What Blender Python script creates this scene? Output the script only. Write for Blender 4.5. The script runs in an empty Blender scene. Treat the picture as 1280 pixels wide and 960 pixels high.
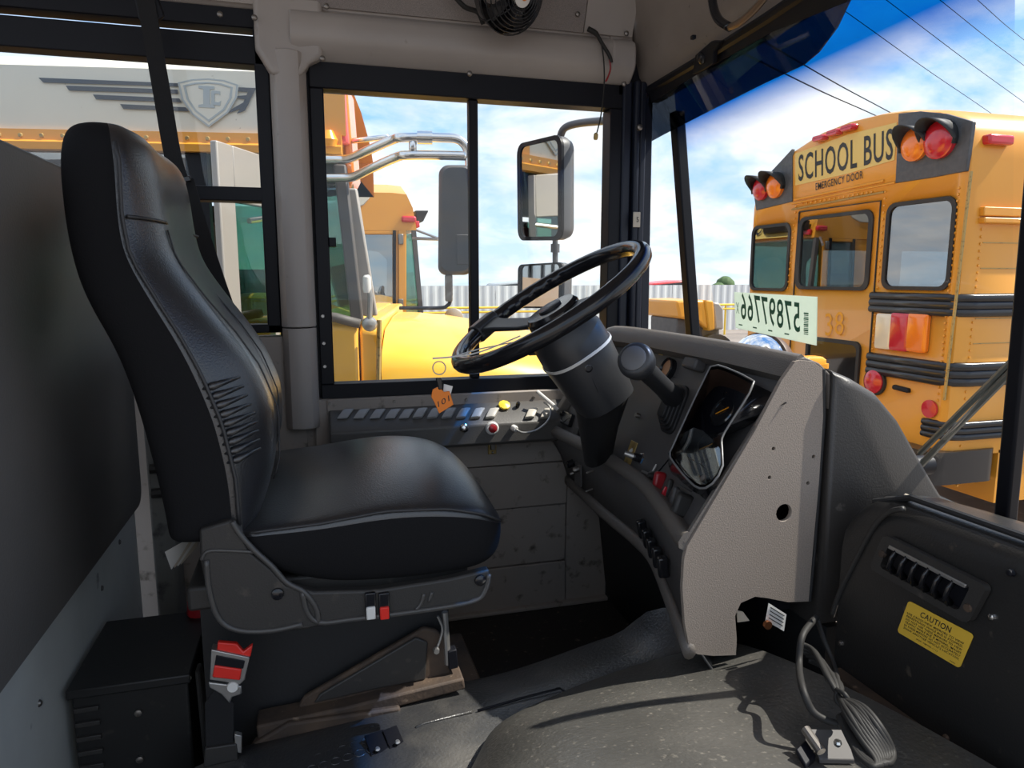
import bpy, bmesh, math, random
import numpy as np
from mathutils import Vector, Matrix
from mathutils.bvhtree import BVHTree
random.seed(7)
SC = bpy.context.scene
COL = SC.collection

# ------------------------------------------------------------------ camera
YAW, PIT, FPX = math.radians(15.8), math.radians(8.6), 887.0
CAM = Vector((0, 0, 0.97))
FW = Vector((math.sin(YAW)*math.cos(PIT), math.cos(YAW)*math.cos(PIT), -math.sin(PIT)))
RT = Vector((math.cos(YAW), -math.sin(YAW), 0))
UP = RT.cross(FW)
cd = bpy.data.cameras.new('camera'); co = bpy.data.objects.new('camera', cd); COL.objects.link(co)
cd.sensor_width = 36; cd.lens = 36*FPX/1280; cd.clip_start = .02; cd.clip_end = 2000
mw = Matrix((RT, UP, -FW)).transposed().to_4x4(); mw.translation = CAM
co.matrix_world = mw
SC.camera = co

# ------------------------------------------------------------------ view, sky, sun
SC.view_settings.view_transform = 'Standard'; SC.view_settings.look = 'None'
SC.view_settings.gamma = 1; SC.view_settings.use_curve_mapping = False
SC.view_settings.exposure = 0.68
SUN_DIR = Vector((.60, -.11, .79)).normalized()      # towards the sun
sl = bpy.data.lights.new('sun', 'SUN'); sl.energy = 5.0; sl.angle = .009; sl.color = (1, .95, .86)
so = bpy.data.objects.new('sun', sl); COL.objects.link(so)
so.rotation_euler = (-SUN_DIR).to_track_quat('-Z', 'Y').to_euler(); so.location = SUN_DIR*30
W = bpy.data.worlds.new('sky'); SC.world = W; W.use_nodes = True
def build_world():
    nt = W.node_tree; N = nt.nodes; L = nt.links; N.clear()
    out = N.new('ShaderNodeOutputWorld'); bg = N.new('ShaderNodeBackground'); L.new(bg.outputs[0], out.inputs[0])
    tc = N.new('ShaderNodeTexCoord'); sx = N.new('ShaderNodeSeparateXYZ'); L.new(tc.outputs['Generated'], sx.inputs[0])
    ramp = N.new('ShaderNodeValToRGB'); L.new(sx.outputs['Z'], ramp.inputs[0])
    e = ramp.color_ramp.elements
    e[0].position = 0; e[0].color = (.62, .78, .95, 1)
    e[1].position = .6; e[1].color = (.13, .33, .75, 1)
    k = e.new(.2); k.color = (.30, .57, .93, 1)
    # cloud layer: direction projected on a flat sheet, flattened towards the horizon
    add = N.new('ShaderNodeMath'); add.operation = 'ADD'; add.inputs[1].default_value = .30; L.new(sx.outputs['Z'], add.inputs[0])
    dv = N.new('ShaderNodeVectorMath'); dv.operation = 'DIVIDE'; L.new(tc.outputs['Generated'], dv.inputs[0])
    cb = N.new('ShaderNodeCombineXYZ')
    for i in range(3): L.new(add.outputs[0], cb.inputs[i])
    L.new(cb.outputs[0], dv.inputs[1])
    nz = N.new('ShaderNodeTexNoise'); nz.inputs['Scale'].default_value = 2.1; nz.inputs['Detail'].default_value = 9
    nz.inputs['Roughness'].default_value = .58; nz.inputs['Distortion'].default_value = .25
    L.new(dv.outputs[0], nz.inputs['Vector'])
    cr = N.new('ShaderNodeValToRGB'); L.new(nz.outputs[0], cr.inputs[0])
    cr.color_ramp.elements[0].position = .38; cr.color_ramp.elements[0].color = (0, 0, 0, 1)
    cr.color_ramp.elements[1].position = .59; cr.color_ramp.elements[1].color = (1, 1, 1, 1)
    nz2 = N.new('ShaderNodeTexNoise'); nz2.inputs['Scale'].default_value = 5; nz2.inputs['Detail'].default_value = 6; L.new(dv.outputs[0], nz2.inputs['Vector'])
    cc = N.new('ShaderNodeValToRGB'); L.new(nz2.outputs[0], cc.inputs[0])
    cc.color_ramp.elements[0].position = .35; cc.color_ramp.elements[0].color = (.78, .81, .85, 1)
    cc.color_ramp.elements[1].position = .6; cc.color_ramp.elements[1].color = (1.0, 1.0, 1.0, 1)
    mx = N.new('ShaderNodeMix'); mx.data_type = 'RGBA'
    L.new(cr.outputs[0], mx.inputs[0]); L.new(ramp.outputs[0], mx.inputs[6]); L.new(cc.outputs[0], mx.inputs[7])
    L.new(mx.outputs[2], bg.inputs[0]); bg.inputs[1].default_value = .82
build_world()

# ------------------------------------------------------------------ helpers
def ray(px, py): return FW + RT*((px-640)/FPX) - UP*((py-480)/FPX)
def at(px, py, **k):
    """point of the place seen at a pixel of the photo, on the plane x=, y= or z="""
    d = ray(px, py); (a, v), = k.items(); i = 'xyz'.index(a)
    return CAM + d*((v-CAM[i])/d[i])
def pl(px, py, p0, n):
    d = ray(px, py); return CAM + d*((Vector(p0)-CAM).dot(n)/d.dot(n))
def interp(x, xs, ys): return float(np.interp(x, xs, ys))
def smooth_pts(pts, n=6, closed=False):
    P = [Vector(p) for p in pts]; out = []; m = len(P)
    for i in range(m if closed else m-1):
        if closed: a, b, c, d = P[i-1], P[i], P[(i+1) % m], P[(i+2) % m]
        else: a, b, c, d = P[max(i-1, 0)], P[i], P[i+1], P[min(i+2, m-1)]
        for k in range(n):
            t = k/n
            out.append(.5*((2*b)+(c-a)*t+(2*a-5*b+4*c-d)*t*t+(3*b-a-3*c+d)*t**3))
    if not closed: out.append(P[-1])
    return out

class M:
    def __init__(s): s.v = []; s.f = []
    def add(s, vs, fs):
        o = len(s.v); s.v += [Vector(v) for v in vs]; s.f += [[i+o for i in f] for f in fs]; return s
    def box(s, x0, x1, y0, y1, z0, z1):
        vs = [(x, y, z) for x in (x0, x1) for y in (y0, y1) for z in (z0, z1)]
        return s.add(vs, [(0, 1, 3, 2), (4, 6, 7, 5), (0, 4, 5, 1), (2, 3, 7, 6), (0, 2, 6, 4), (1, 5, 7, 3)])
    def obox(s, c, a, b, n):      # half-vectors
        c = Vector(c); vs = [c+a*i+b*j+n*k for i in (-1, 1) for j in (-1, 1) for k in (-1, 1)]
        return s.add(vs, [(0, 1, 3, 2), (4, 6, 7, 5), (0, 4, 5, 1), (2, 3, 7, 6), (0, 2, 6, 4), (1, 5, 7, 3)])
    def prism(s, pts, vec):
        P = [Vector(p) for p in pts]; n = len(P); vec = Vector(vec)
        return s.add(P+[p+vec for p in P], [list(range(n))[::-1], list(range(n, 2*n))]+[(i, (i+1) % n, n+(i+1) % n, n+i) for i in range(n)])
    def loft(s, rings, cap=True, closed=True):
        n = len(rings[0]); vs = [p for r in rings for p in r]; fs = []
        for i in range(len(rings)-1):
            for j in range(n if closed else n-1):
                fs.append((i*n+j, i*n+(j+1) % n, (i+1)*n+(j+1) % n, (i+1)*n+j))
        if cap: fs += [list(range(n))[::-1], list(range((len(rings)-1)*n, len(rings)*n))]
        return s.add(vs, fs)
    def grid(s, rows): return s.loft(rows, cap=False, closed=False)
    def tube(s, pts, r, n=8, closed=False, flat=None):
        P = [Vector(p) for p in pts]; m = len(P); rings = []; prev = None
        for i in range(m):
            if closed: t = P[(i+1) % m]-P[i-1]
            else: t = P[min(i+1, m-1)]-P[max(i-1, 0)]
            t.normalize()
            if prev is None:
                u = t.orthogonal().normalized()
                if flat is not None:
                    u = Vector(flat); u = (u-t*u.dot(t)).normalized()
            else: u = (prev-t*prev.dot(t)).normalized()
            prev = u; w = t.cross(u); rr = r[i] if isinstance(r, list) else r
            ru, rw = (rr if isinstance(rr, (list, tuple)) else (rr, rr))
            rings.append([P[i]+u*(ru*math.cos(2*math.pi*k/n))+w*(rw*math.sin(2*math.pi*k/n)) for k in range(n)])
        if closed: rings.append(rings[0])
        return s.loft(rings, cap=not closed)
    def strap(s, pts, wdir, w, th):
        rings = []; P = [Vector(p) for p in pts]
        for i, p in enumerate(P):
            t = (P[min(i+1, len(P)-1)]-P[max(i-1, 0)]).normalized(); a = Vector(wdir); a = (a-t*a.dot(t)).normalized(); n = t.cross(a)
            rings.append([p+a*w/2+n*th/2, p-a*w/2+n*th/2, p-a*w/2-n*th/2, p+a*w/2-n*th/2])
        return s.loft(rings)
    def lathe(s, prof, o, ax, n=20, cap=True):
        ax = Vector(ax).normalized(); u = ax.orthogonal().normalized(); w = ax.cross(u); o = Vector(o)
        rings = [[o+ax*h+u*(r*math.cos(2*math.pi*k/n))+w*(r*math.sin(2*math.pi*k/n)) for k in range(n)] for r, h in prof]
        return s.loft(rings, cap=cap)
    def build(s, name, mat, parent=None, bevel=0, smooth=35, sub=0, seg=2, solid=0):
        me = bpy.data.meshes.new(name); me.from_pydata(s.v, [], s.f)
        bm = bmesh.new(); bm.from_mesh(me); bmesh.ops.remove_doubles(bm, verts=bm.verts, dist=1e-6)
        bmesh.ops.recalc_face_normals(bm, faces=bm.faces); bm.to_mesh(me); bm.free()
        return finish(name, me, mat, parent, bevel, smooth, sub, seg, solid)
def finish(name, me, mat, parent=None, bevel=0, smooth=35, sub=0, seg=2, solid=0):
    me.materials.clear(); me.materials.append(mat)
    if smooth:
        me.shade_smooth()
        if not sub and smooth < 180: me.set_sharp_from_angle(angle=math.radians(smooth))
    o = bpy.data.objects.new(name, me); COL.objects.link(o)
    if parent: o.parent = parent; o.location = (0, 0, 0) if parent.parent else -parent.location
    if solid: d = o.modifiers.new('solid', 'SOLIDIFY'); d.thickness = solid; d.offset = 0
    if bevel: b = o.modifiers.new('bevel', 'BEVEL'); b.width = bevel; b.segments = seg; b.limit_method = 'ANGLE'; b.angle_limit = math.radians(40)
    if sub: u = o.modifiers.new('sub', 'SUBSURF'); u.levels = sub; u.render_levels = sub
    return o
def bake(o):
    """apply modifiers"""
    dg = bpy.context.evaluated_depsgraph_get(); dg.update()
    me = bpy.data.meshes.new_from_object(o.evaluated_get(dg)); o.modifiers.clear(); o.data = me
def cut(o, cutters):
    for c in cutters:
        t = c.build('cutter', o.data.materials[0])
        b = o.modifiers.new('cut', 'BOOLEAN'); b.operation = 'DIFFERENCE'; b.solver = 'EXACT'; b.object = t
        if o.parent: t.parent = o.parent; t.location = o.location
        bake(o); bpy.data.objects.remove(t)
def tag(o, label, cat, group=None):
    o['label'] = label; o['category'] = cat
    if group: o['group'] = group
    return o
def thing(name, label, cat, loc, group=None):
    o = bpy.data.objects.new(name, None); o.empty_display_size = .05; COL.objects.link(o); o.location = loc
    return tag(o, label, cat, group)
def struct(o): o['kind'] = 'structure'; return o
def sroot(name, loc=(0, 0, 0)):
    o = bpy.data.objects.new(name, None); COL.objects.link(o); o.location = loc; return struct(o)
def text(s, o, ux, uy, off, mat, name='lettering', parent=None, ext=.0008, bold=0.0):
    """lettering fitted into the parallelogram o, ux, uy"""
    cu = bpy.data.curves.new(name, 'FONT'); cu.body = s; cu.align_x = 'LEFT'; cu.offset = bold; cu.space_character = 1.10; cu.resolution_u = 3
    t = bpy.data.objects.new(name, cu); COL.objects.link(t)
    dg = bpy.context.evaluated_depsgraph_get(); dg.update()
    me = bpy.data.meshes.new_from_object(t.evaluated_get(dg)); bpy.data.objects.remove(t)
    vs = [v.co.copy() for v in me.vertices]
    x0, x1 = min(v.x for v in vs), max(v.x for v in vs); y0, y1 = min(v.y for v in vs), max(v.y for v in vs)
    o, ux, uy = Vector(o), Vector(ux), Vector(uy); n = ux.cross(uy).normalized()*off
    for v in me.vertices: v.co = o+ux*((v.co.x-x0)/(x1-x0))+uy*((v.co.y-y0)/(y1-y0))+n
    return finish(name, me, mat, parent, smooth=0)
def rrect(o, a, b, r, n=5):
    """rounded rectangle ring: centre o, half-vectors a, b, corner radius r"""
    o, a, b = Vector(o), Vector(a), Vector(b); A, Bl = a.length, b.length; ua, ub = a/A, b/Bl; out = []
    for sx, sy, s0 in ((1, 1, 0), (-1, 1, 90), (-1, -1, 180), (1, -1, 270)):
        for k in range(n+1):
            t = math.radians(s0+90*k/n); out.append(o+ua*(sx*(A-r)+r*math.cos(t))+ub*(sy*(Bl-r)+r*math.sin(t)))
    return out
def frame_ring(outer, inner, vec):
    """solid ring between two loops of equal count"""
    m = M(); v = Vector(vec); m.loft([outer, inner, [p+v for p in inner], [p+v for p in outer], outer], cap=False); return m

# ------------------------------------------------------------------ materials
def mat(name, col, rough=.6, metal=0, bump=None, var=None, spec=.5, coat=0, dirt=None):
    m = bpy.data.materials.new(name); m.use_nodes = True; N = m.node_tree.nodes; L = m.node_tree.links
    p = N['Principled BSDF']; p.inputs['Base Color'].default_value = (*col, 1); p.inputs['Roughness'].default_value = rough
    p.inputs['Metallic'].default_value = metal; p.inputs['Specular IOR Level'].default_value = spec; p.inputs['Coat Weight'].default_value = coat
    tc = N.new('ShaderNodeTexCoord')
    src = None
    def noise(sc, det=4):
        n = N.new('ShaderNodeTexNoise'); n.inputs['Scale'].default_value = sc; n.inputs['Detail'].default_value = det; L.new(tc.outputs['Object'], n.inputs['Vector']); return n
    def mix(fac, a, b):
        x = N.new('ShaderNodeMix'); x.data_type = 'RGBA'; L.new(fac, x.inputs[0])
        if isinstance(a, tuple): x.inputs[6].default_value = (*a, 1)
        else: L.new(a, x.inputs[6])
        x.inputs[7].default_value = (*b, 1); return x.outputs[2]
    def ramp(f, a, b):
        r = N.new('ShaderNodeMapRange'); r.inputs[1].default_value = a; r.inputs[2].default_value = b; L.new(f, r.inputs[0]); return r.outputs[0]
    if var: src = mix(ramp(noise(var[0]).outputs[0], .35, .7), col, var[1])
    if dirt:
        n = noise(dirt[0], 8); src = mix(ramp(n.outputs[0], dirt[2], dirt[2]+dirt[3]), src or col, dirt[1])
    if src: L.new(src, p.inputs['Base Color'])
    if bump:
        n = noise(bump[0], 3); b = N.new('ShaderNodeBump'); b.inputs['Strength'].default_value = bump[1]; b.inputs['Distance'].default_value = .002
        L.new(n.outputs[0], b.inputs['Height']); L.new(b.outputs[0], p.inputs['Normal'])
    return m
def glass(name, tint=(1, 1, 1), refl=.06, rough=0, alpha=None):
    m = bpy.data.materials.new(name); m.use_nodes = True; N = m.node_tree.nodes; L = m.node_tree.links; N.clear()
    out = N.new('ShaderNodeOutputMaterial'); t = N.new('ShaderNodeBsdfTransparent'); g = N.new('ShaderNodeBsdfGlossy'); mx = N.new('ShaderNodeMixShader')
    t.inputs[0].default_value = (*tint, 1); g.inputs['Roughness'].default_value = rough
    lw = N.new('ShaderNodeLayerWeight'); lw.inputs[0].default_value = .5
    pw = N.new('ShaderNodeMath'); pw.operation = 'POWER'; pw.inputs[1].default_value = 4.5; L.new(lw.outputs['Facing'], pw.inputs[0])
    ad = N.new('ShaderNodeMath'); ad.operation = 'MULTIPLY_ADD'; ad.use_clamp = True; ad.inputs[1].default_value = .5; ad.inputs[2].default_value = refl; L.new(pw.outputs[0], ad.inputs[0])
    L.new(ad.outputs[0], mx.inputs[0]); L.new(t.outputs[0], mx.inputs[1]); L.new(g.outputs[0], mx.inputs[2]); L.new(mx.outputs[0], out.inputs[0])
    return m
K = {}
K['wallgrey'] = mat('grey_painted_panel', (.32, .275, .24), .55, var=(3, (.27, .235, .205)), dirt=(30, (.09, .075, .06), .60, .15), bump=(300, .08))
K['cream'] = mat('pale_grey_trim', (.37, .33, .30), .42, var=(4, (.32, .285, .26)), dirt=(25, (.25, .22, .19), .68, .1))
K['header'] = mat('dusty_header', (.29, .245, .21), .33, var=(5, (.22, .185, .16)), dirt=(60, (.10, .08, .07), .68, .08), coat=.2)
K['perf'] = mat('perforated_panel', (.30, .26, .24), .6, bump=(900, .5), var=(700, (.16, .14, .13)))
K['black'] = mat('black_frame', (.006, .0065, .010), .5, spec=.25)
K['navy'] = mat('dark_blue_pillar', (.010, .013, .024), .42, spec=.35)
K['rubber'] = mat('black_rubber', (.015, .015, .016), .6, bump=(200, .2))
K['floor'] = mat('dirty_black_floor', (.018, .014, .012), .75, dirt=(60, (.12, .09, .07), .62, .12), bump=(150, .5))
K['vinyl'] = mat('black_vinyl', (.020, .020, .022), .30, bump=(380, .26), spec=.9)
K['vinyl_side'] = mat('black_fabric', (.007, .007, .008), .8, bump=(500, .2), spec=.2)
K['stitch'] = mat('seam_thread', (.03, .03, .032), .5)
K['plastic'] = mat('dark_grey_plastic', (.030, .028, .026), .5, bump=(400, .2), dirt=(40, (.07, .06, .05), .62, .15))
K['ridge'] = mat('worn_plastic_edge', (.060, .057, .054), .35)
K['padgrey'] = mat('charcoal_padded_vinyl', (.13, .122, .115), .5, bump=(220, .25), var=(3, (.17, .158, .148)))
K['sheet'] = mat('scuffed_aluminium', (.58, .59, .55), .5, metal=.1, var=(6, (.50, .51, .48)), dirt=(14, (.06, .06, .06), .66, .08))
K['heater'] = mat('black_enamel_box', (.010, .010, .010), .5, dirt=(50, (.04, .035, .03), .64, .15))
K['dashtop'] = mat('grey_dash_trim', (.135, .120, .108), .5, bump=(420, .3))
K['dashside'] = mat('pebbled_taupe_plastic', (.30, .25, .21), .55, bump=(480, .30), var=(420, (.225, .19, .16)))
K['dashface'] = mat('charcoal_dash_face', (.085, .080, .079), .5, bump=(400, .2), dirt=(30, (.09, .08, .07), .64, .2))
K['gloss'] = mat('gloss_black_plastic', (.012, .012, .014), .16)
K['colgrey'] = mat('satin_black_plastic', (.030, .031, .034), .36, bump=(500, .1))
K['chrome'] = mat('bright_metal', (.75, .74, .72), .22, metal=1)
K['steel'] = mat('dull_steel', (.42, .41, .39), .4, metal=.8)
K['bolt'] = mat('bolt_metal', (.25, .23, .21), .4, metal=.9)
K['rust'] = mat('rusty_steel', (.085, .055, .035), .75, var=(20, (.035, .025, .02)), bump=(120, .5), dirt=(50, (.22, .16, .11), .64, .1))
K['white'] = mat('white_plastic', (.72, .70, .66), .4)
K['red'] = mat('red_plastic', (.75, .03, .02), .35)
K['darkred'] = mat('dark_red_plastic', (.30, .015, .02), .3)
K['orange'] = mat('orange_tag', (.85, .22, .015), .5)
K['amber'] = mat('amber_plastic', (.90, .36, .02), .3)
K['brass'] = mat('brass_plate', (.42, .29, .10), .4, metal=.3, dirt=(60, (.22, .15, .06), .55, .1))
K['yellowlab'] = mat('yellow_sticker', (.80, .50, .05), .5)
K['ink'] = mat('black_ink', (.02, .02, .02), .6)
K['paper'] = mat('pale_green_paper', (.62, .72, .62), .6, var=(60, (.56, .66, .58)))
def backlit(m, amt):
    N = m.node_tree.nodes; L = m.node_tree.links; out = N['Material Output']; p = N['Principled BSDF']; t = N.new('ShaderNodeBsdfTranslucent'); x = N.new('ShaderNodeMixShader')
    t.inputs[0].default_value = (.80, .86, .78, 1); x.inputs[0].default_value = amt
    L.new(p.outputs[0], x.inputs[1]); L.new(t.outputs[0], x.inputs[2]); L.new(x.outputs[0], out.inputs[0])
backlit(K['paper'], .6)
K['green'] = mat('green_ink', (.03, .16, .09), .6)
K['gauge'] = mat('gauge_lens', (.015, .016, .018), .06, coat=1)
K['mat'] = mat('worn_rubber_mat', (.030, .031, .034), .36, var=(10, (.050, .049, .047)), dirt=(7, (.13, .12, .105), .50, .35), bump=(180, .6), spec=.7)
K['dome'] = mat('engine_cover_rubber', (.058, .056, .051), .36, var=(7, (.090, .086, .078)), dirt=(130, (.22, .20, .17), .60, .2), bump=(160, .5), spec=.7)
K['cable'] = mat('black_cable', (.022, .021, .020), .6, spec=.3)
K['web'] = mat('black_webbing', (.008, .008, .009), .85, bump=(600, .4))
K['smoke'] = glass('smoked_acrylic', (.15, .17, .20), .03)
K['window'] = glass('clear_glass', (.98, .99, .98), .025)
K['yellow'] = mat('school_bus_yellow', (.74, .32, .030), .4, coat=.2, var=(1.5, (.70, .295, .026)))
K['hoodyel'] = mat('faded_hood_yellow', (.92, .50, .03), .4, coat=.2, var=(2, (.85, .45, .08)))
K['roofcream'] = mat('cream_roof_paint', (.66, .62, .52), .5, var=(2, (.62, .58, .48)), dirt=(60, (.35, .30, .24), .70, .06))
K['decal'] = mat('grey_decal', (.06, .065, .075), .5)
K['decal2'] = mat('pale_grey_decal', (.36, .39, .39), .5)
K['railblk'] = mat('black_rub_rail', (.016, .016, .018), .28)
K['lensred'] = mat('red_lens', (.55, .015, .03), .2, coat=.5)
K['lensamb'] = mat('amber_lens', (.90, .22, .01), .2, coat=.5)
K['lenswht'] = mat('clear_lens', (.75, .68, .52), .2, coat=.5)
K['busglass'] = glass('bus_window_glass', (.30, .36, .38), .30)
K['tealglass'] = glass('green_tinted_glass', (.45, .66, .58), .10)
K['inside'] = mat('dark_bus_interior', (.06, .055, .05), .8)
K['doorgrey'] = mat('grey_door_frame', (.34, .31, .28), .45, metal=.2)
K['fence'] = mat('pale_corrugated_steel', (.66, .68, .68), .6)
K['pipe'] = mat('yellow_pipe', (.85, .55, .05), .5)
K['ground'] = mat('packed_gravel', (.26, .22, .19), .9, var=(.6, (.20, .17, .145)), bump=(8, .6), dirt=(9, (.34, .30, .26), .6, .15))
K['mirror'] = mat('mirror_silver', (.85, .87, .87), .02, metal=1)
K['mirback'] = mat('grey_mirror_housing', (.10, .10, .105), .45)
K['dustyblk'] = mat('dusty_black_housing', (.075, .07, .068), .6, var=(8, (.10, .09, .085)))
K['wire'] = mat('power_line', (.03, .03, .03), .6)
K['carpaint'] = mat('dark_blue_car_paint', (.03, .05, .10), .12, coat=1)
K['carred'] = mat('red_car_paint', (.5, .03, .03), .25)
K['carsilver'] = mat('silver_car_paint', (.35, .37, .38), .25)
K['leaf'] = mat('tree_foliage', (.05, .10, .03), .8, var=(3, (.09, .15, .05)), bump=(6, 1))
K['trim'] = mat('tape_residue', (.55, .48, .38), .6)

# ------------------------------------------------------------------ bus shell
YW = 1.90; GZ = -1.05
floor = struct(M().box(-2.4, 1.0, -.25, YW, -.06, 0).build('floor', K['floor']))

wall = sroot('wall_left', (0, YW, 0))
# lower wall in panels with real joints
def wpanel(x0, x1, z0, z1, th=.012, m='wallgrey'): return M().box(x0, x1, YW-th, YW+.05, z0, z1).build('panel', K[m], wall, bevel=.003)
M().box(-2.4, 1.0, YW+.002, YW+.06, -.05, .655).build('backing', K['wallgrey'], wall)
wpanel(-2.4, -.02, .0, .82); wpanel(-.018, .70, .0, .135); wpanel(-.018, .70, .138, .31, .010); wpanel(.0, .70, .313, .440, .016)
wpanel(.0, .70, .443, .655, .020); wpanel(.702, 1.0, 0, .70, .01)
M().box(.03, .86, YW-.025, YW+.06, .615, .655).build('window_sill', K['wallgrey'], wall, bevel=.004)
M().box(-.018, .9, YW-.03, YW, .0, .012).build('floor_cove', K['wallgrey'], wall, bevel=.003)

# pillar between the two windows
pil = sroot('trim_1', (-.03, YW, .56))
prof = [(-.068, 0), (-.066, -.03), (-.052, -.052), (-.028, -.060), (.000, -.052), (.016, -.03), (.018, 0)]
M().loft([[Vector((x-.004, YW+y, z)) for x, y in prof+[(.018, .05), (-.068, .05)]] for z in (.845, 1.5)]).build('pillar_upper', K['cream'], pil, bevel=.002)
M().loft([[Vector((x*.98-.004, YW+y*.96, z)) for x, y in prof+[(.018, .05), (-.068, .05)]] for z in (.585, .842)]).build('pillar_lower', K['cream'], pil, bevel=.002)

M().box(-.075, .030, YW+.005, YW+.055, .60, 1.70).build('pillar_core', K['black'], pil)
M().box(.84, .99, YW-.012, YW+.05, 1.465, 1.75).build('corner_filler', K['black'], pil)
# driver's sliding window
w1 = sroot('window_1', (.44, YW, .65))
def bar(root, x0, x1, z0, z1, y0=YW-.012, y1=YW+.045, m='black', n='frame_bar'): return M().box(x0, x1, y0, y1, z0, z1).build(n, K[m], root, bevel=.003)
bar(w1, .019, .862, 1.428, 1.492); bar(w1, .019, .862, .648, .692); bar(w1, .019, .053, .692, 1.428); bar(w1, .816, .862, .692, 1.428)
bar(w1, .421, .445, .692, 1.428, YW, YW+.03, n='meeting_rail')
M().box(.05, .423, YW+.010, YW+.014, .69, 1.43).build('pane', K['window'], w1)
M().box(.443, .82, YW+.022, YW+.026, .69, 1.43).build('pane', K['window'], w1)
M().box(.052, .070, YW-.018, YW, 1.045, 1.068).build('latch', K['black'], w1, bevel=.002)
for z in (.74, .80, .87): M().lathe([(.005, 0), (.004, .004)], (.03, YW-.012, z), (0, -1, 0), 10).build('screw', K['steel'], w1)

# passenger window behind it
w2 = sroot('window_2', (-.5, YW, .83))
bar(w2, -1.6, -.072, 1.470, 1.535); bar(w2, -1.6, -.072, 1.552, 1.60); bar(w2, -.105, -.072, .83, 1.60); bar(w2, -1.6, -.072, .83, .851)
bar(w2, -1.6, -.10, 1.152, 1.186); bar(w2, -1.6, -1.55, .83, 1.6)
M().box(-1.56, -.10, YW+.012, YW+.016, 1.18, 1.475).build('pane', K['window'], w2)
M().box(-1.56, -.10, YW+.024, YW+.028, .845, 1.16).build('pane', K['window'], w2)

# header cove above the windows
head = sroot('trim_2', (.4, YW, 1.49))
cp = [(0, 1.492), (-.012, 1.488), (-.030, 1.500), (-.050, 1.520), (-.056, 1.535), (-.056, 1.575), (-.048, 1.590), (-.03, 1.600), (-.03, 1.640), (.05, 1.64), (.05, 1.492)]
M().loft([[Vector((x, YW+y, z)) for y, z in cp] for x in (-.02, .845)]).build('cove', K['cream'], head, bevel=.004)
M().loft([[Vector((x, YW+y-.004, z)) for y, z in cp] for x in (.80, .868)]).build('end_cap', K['cream'], head, bevel=.006)
cp2 = [(p[0], p[1]+.095) for p in cp]
M().loft([[Vector((x, YW+y, z+.01)) for y, z in cp2] for x in (-2.4, -.02)]).build('cove', K['cream'], head, bevel=.004)
M().prism([(-.10, YW-.045, 1.70), (-.10, YW-.045, 1.50), (-.065, YW-.06, 1.44), (.0, YW-.055, 1.44), (.022, YW-.045, 1.475), (.055, YW-.045, 1.492), (.06, YW-.045, 1.70)], (0, .06, 0)).build('corner_fillet', K['cream'], head, bevel=.012, seg=3)
for px, py in ((403, 73), (408, 8), (587, 92), (780, 105), (722, 18), (783, 42)):
    p = at(px, py, y=YW-.06); M().lathe([(.007, 0), (.006, .004), (.003, .006)], p, (0, -1, 0), 12).build('screw', K['bolt'], head)
for px, py in ((275, 18), (318, 22)):
    p = at(px, py, y=YW-.06); M().lathe([(.007, 0), (.006, .004), (.003, .006)], p, (0, -1, 0), 12).build('screw', K['bolt'], head)

ceil = sroot('ceiling', (0, 1, 1.7))
roofp = [(YW-.03, 1.60), (YW-.10, 1.78), (YW-.28, 1.92), (1.2, 1.99), (.6, 2.02), (-.1, 2.02)]
M().loft([[Vector((x, y, z)) for y, z in roofp]+[Vector((x, y, z+.04)) for y, z in roofp[::-1]] for x in (-1.3, .80)]).build('roof_skin', K['cream'], ceil)
M().prism([(-.03, YW-.035, 1.605), (.72, YW-.035, 1.605), (.72, YW-.098, 1.765), (-.03, YW-.098, 1.765)], (0, -.006, 0)).build('perforated_panel', K['perf'], ceil)
M().prism([(.722, YW-.035, 1.605), (.86, YW-.035, 1.605), (.86, YW-.098, 1.765), (.722, YW-.098, 1.765)], (0, -.008, 0)).build('plain_panel', K['cream'], ceil)

# front header over the windshield: curved dusty moulding rising towards the middle
fh = sroot('trim_3', (.9, 1.3, 1.5))
rows = []
for i in range(15):
    y = YW-.01 - i*.12; rise = .055*(1-((y-.4)/1.5)**2)
    rows.append([Vector((x, y, z+rise*k)) for x, z, k in ((1.00, 1.47, .6), (.97, 1.46, .6), (.93, 1.475, .7), (.90, 1.51, .8), (.885, 1.56, .9), (.868, 1.63, 1), (.84, 1.72, 1.3), (.80, 1.86, 1.6), (.80, 2.02, 1.0), (1.02, 2.02, 1), (1.04, 1.50, .6))])
M().loft(rows).build('moulding', K['header'], fh, smooth=60)

# A-pillar, quarter post, centre post
ap = sroot('trim_4', (.88, YW, .7))
for x0, x1, y0 in ((.850, .878, -.02), (.880, .896, -.035), (.898, .918, -.028)):
    M().box(x0, x1, YW+y0, YW+.05, .60, 1.50).build('rib', K['navy'], ap, bevel=.006, seg=3)
M().loft([[at(806, 120, y=YW-.01)+Vector(o) for o in ((0, 0, 0), (.026, 0, 0), (.026, .03, 0), (0, .03, 0))], [at(800, 415, y=YW-.01)+Vector(o) for o in ((0, 0, 0), (.028, 0, 0), (.028, .03, 0), (0, .03, 0))]]).build('gutter', K['navy'], ap, bevel=.004)
p = at(795, 275, y=YW-.04)
tag(M().box(p.x-.010, p.x+.012, p.y-.004, p.y, p.z-.020, p.z+.022).add([], []).build('pillar_clip', K['trim'], bevel=.002), 'small tan clip marked 5 fixed to the dark window pillar', 'clip')
clip_num = text('5', (p.x-.001, p.y-.0055, p.z-.006), (.007, 0, 0), (0, 0, .014), 0, K['ink'], 'numeral', bpy.data.objects['pillar_clip'])
def slab(a, b, wx, dy):   # post from a (top) to b (bottom)
    return [[Vector(q)+Vector(o) for o in ((-wx/2, -dy/2, 0), (wx/2, -dy/2, 0), (wx/2, dy/2, 0), (-wx/2, dy/2, 0))] for q in (a, b)]
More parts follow.
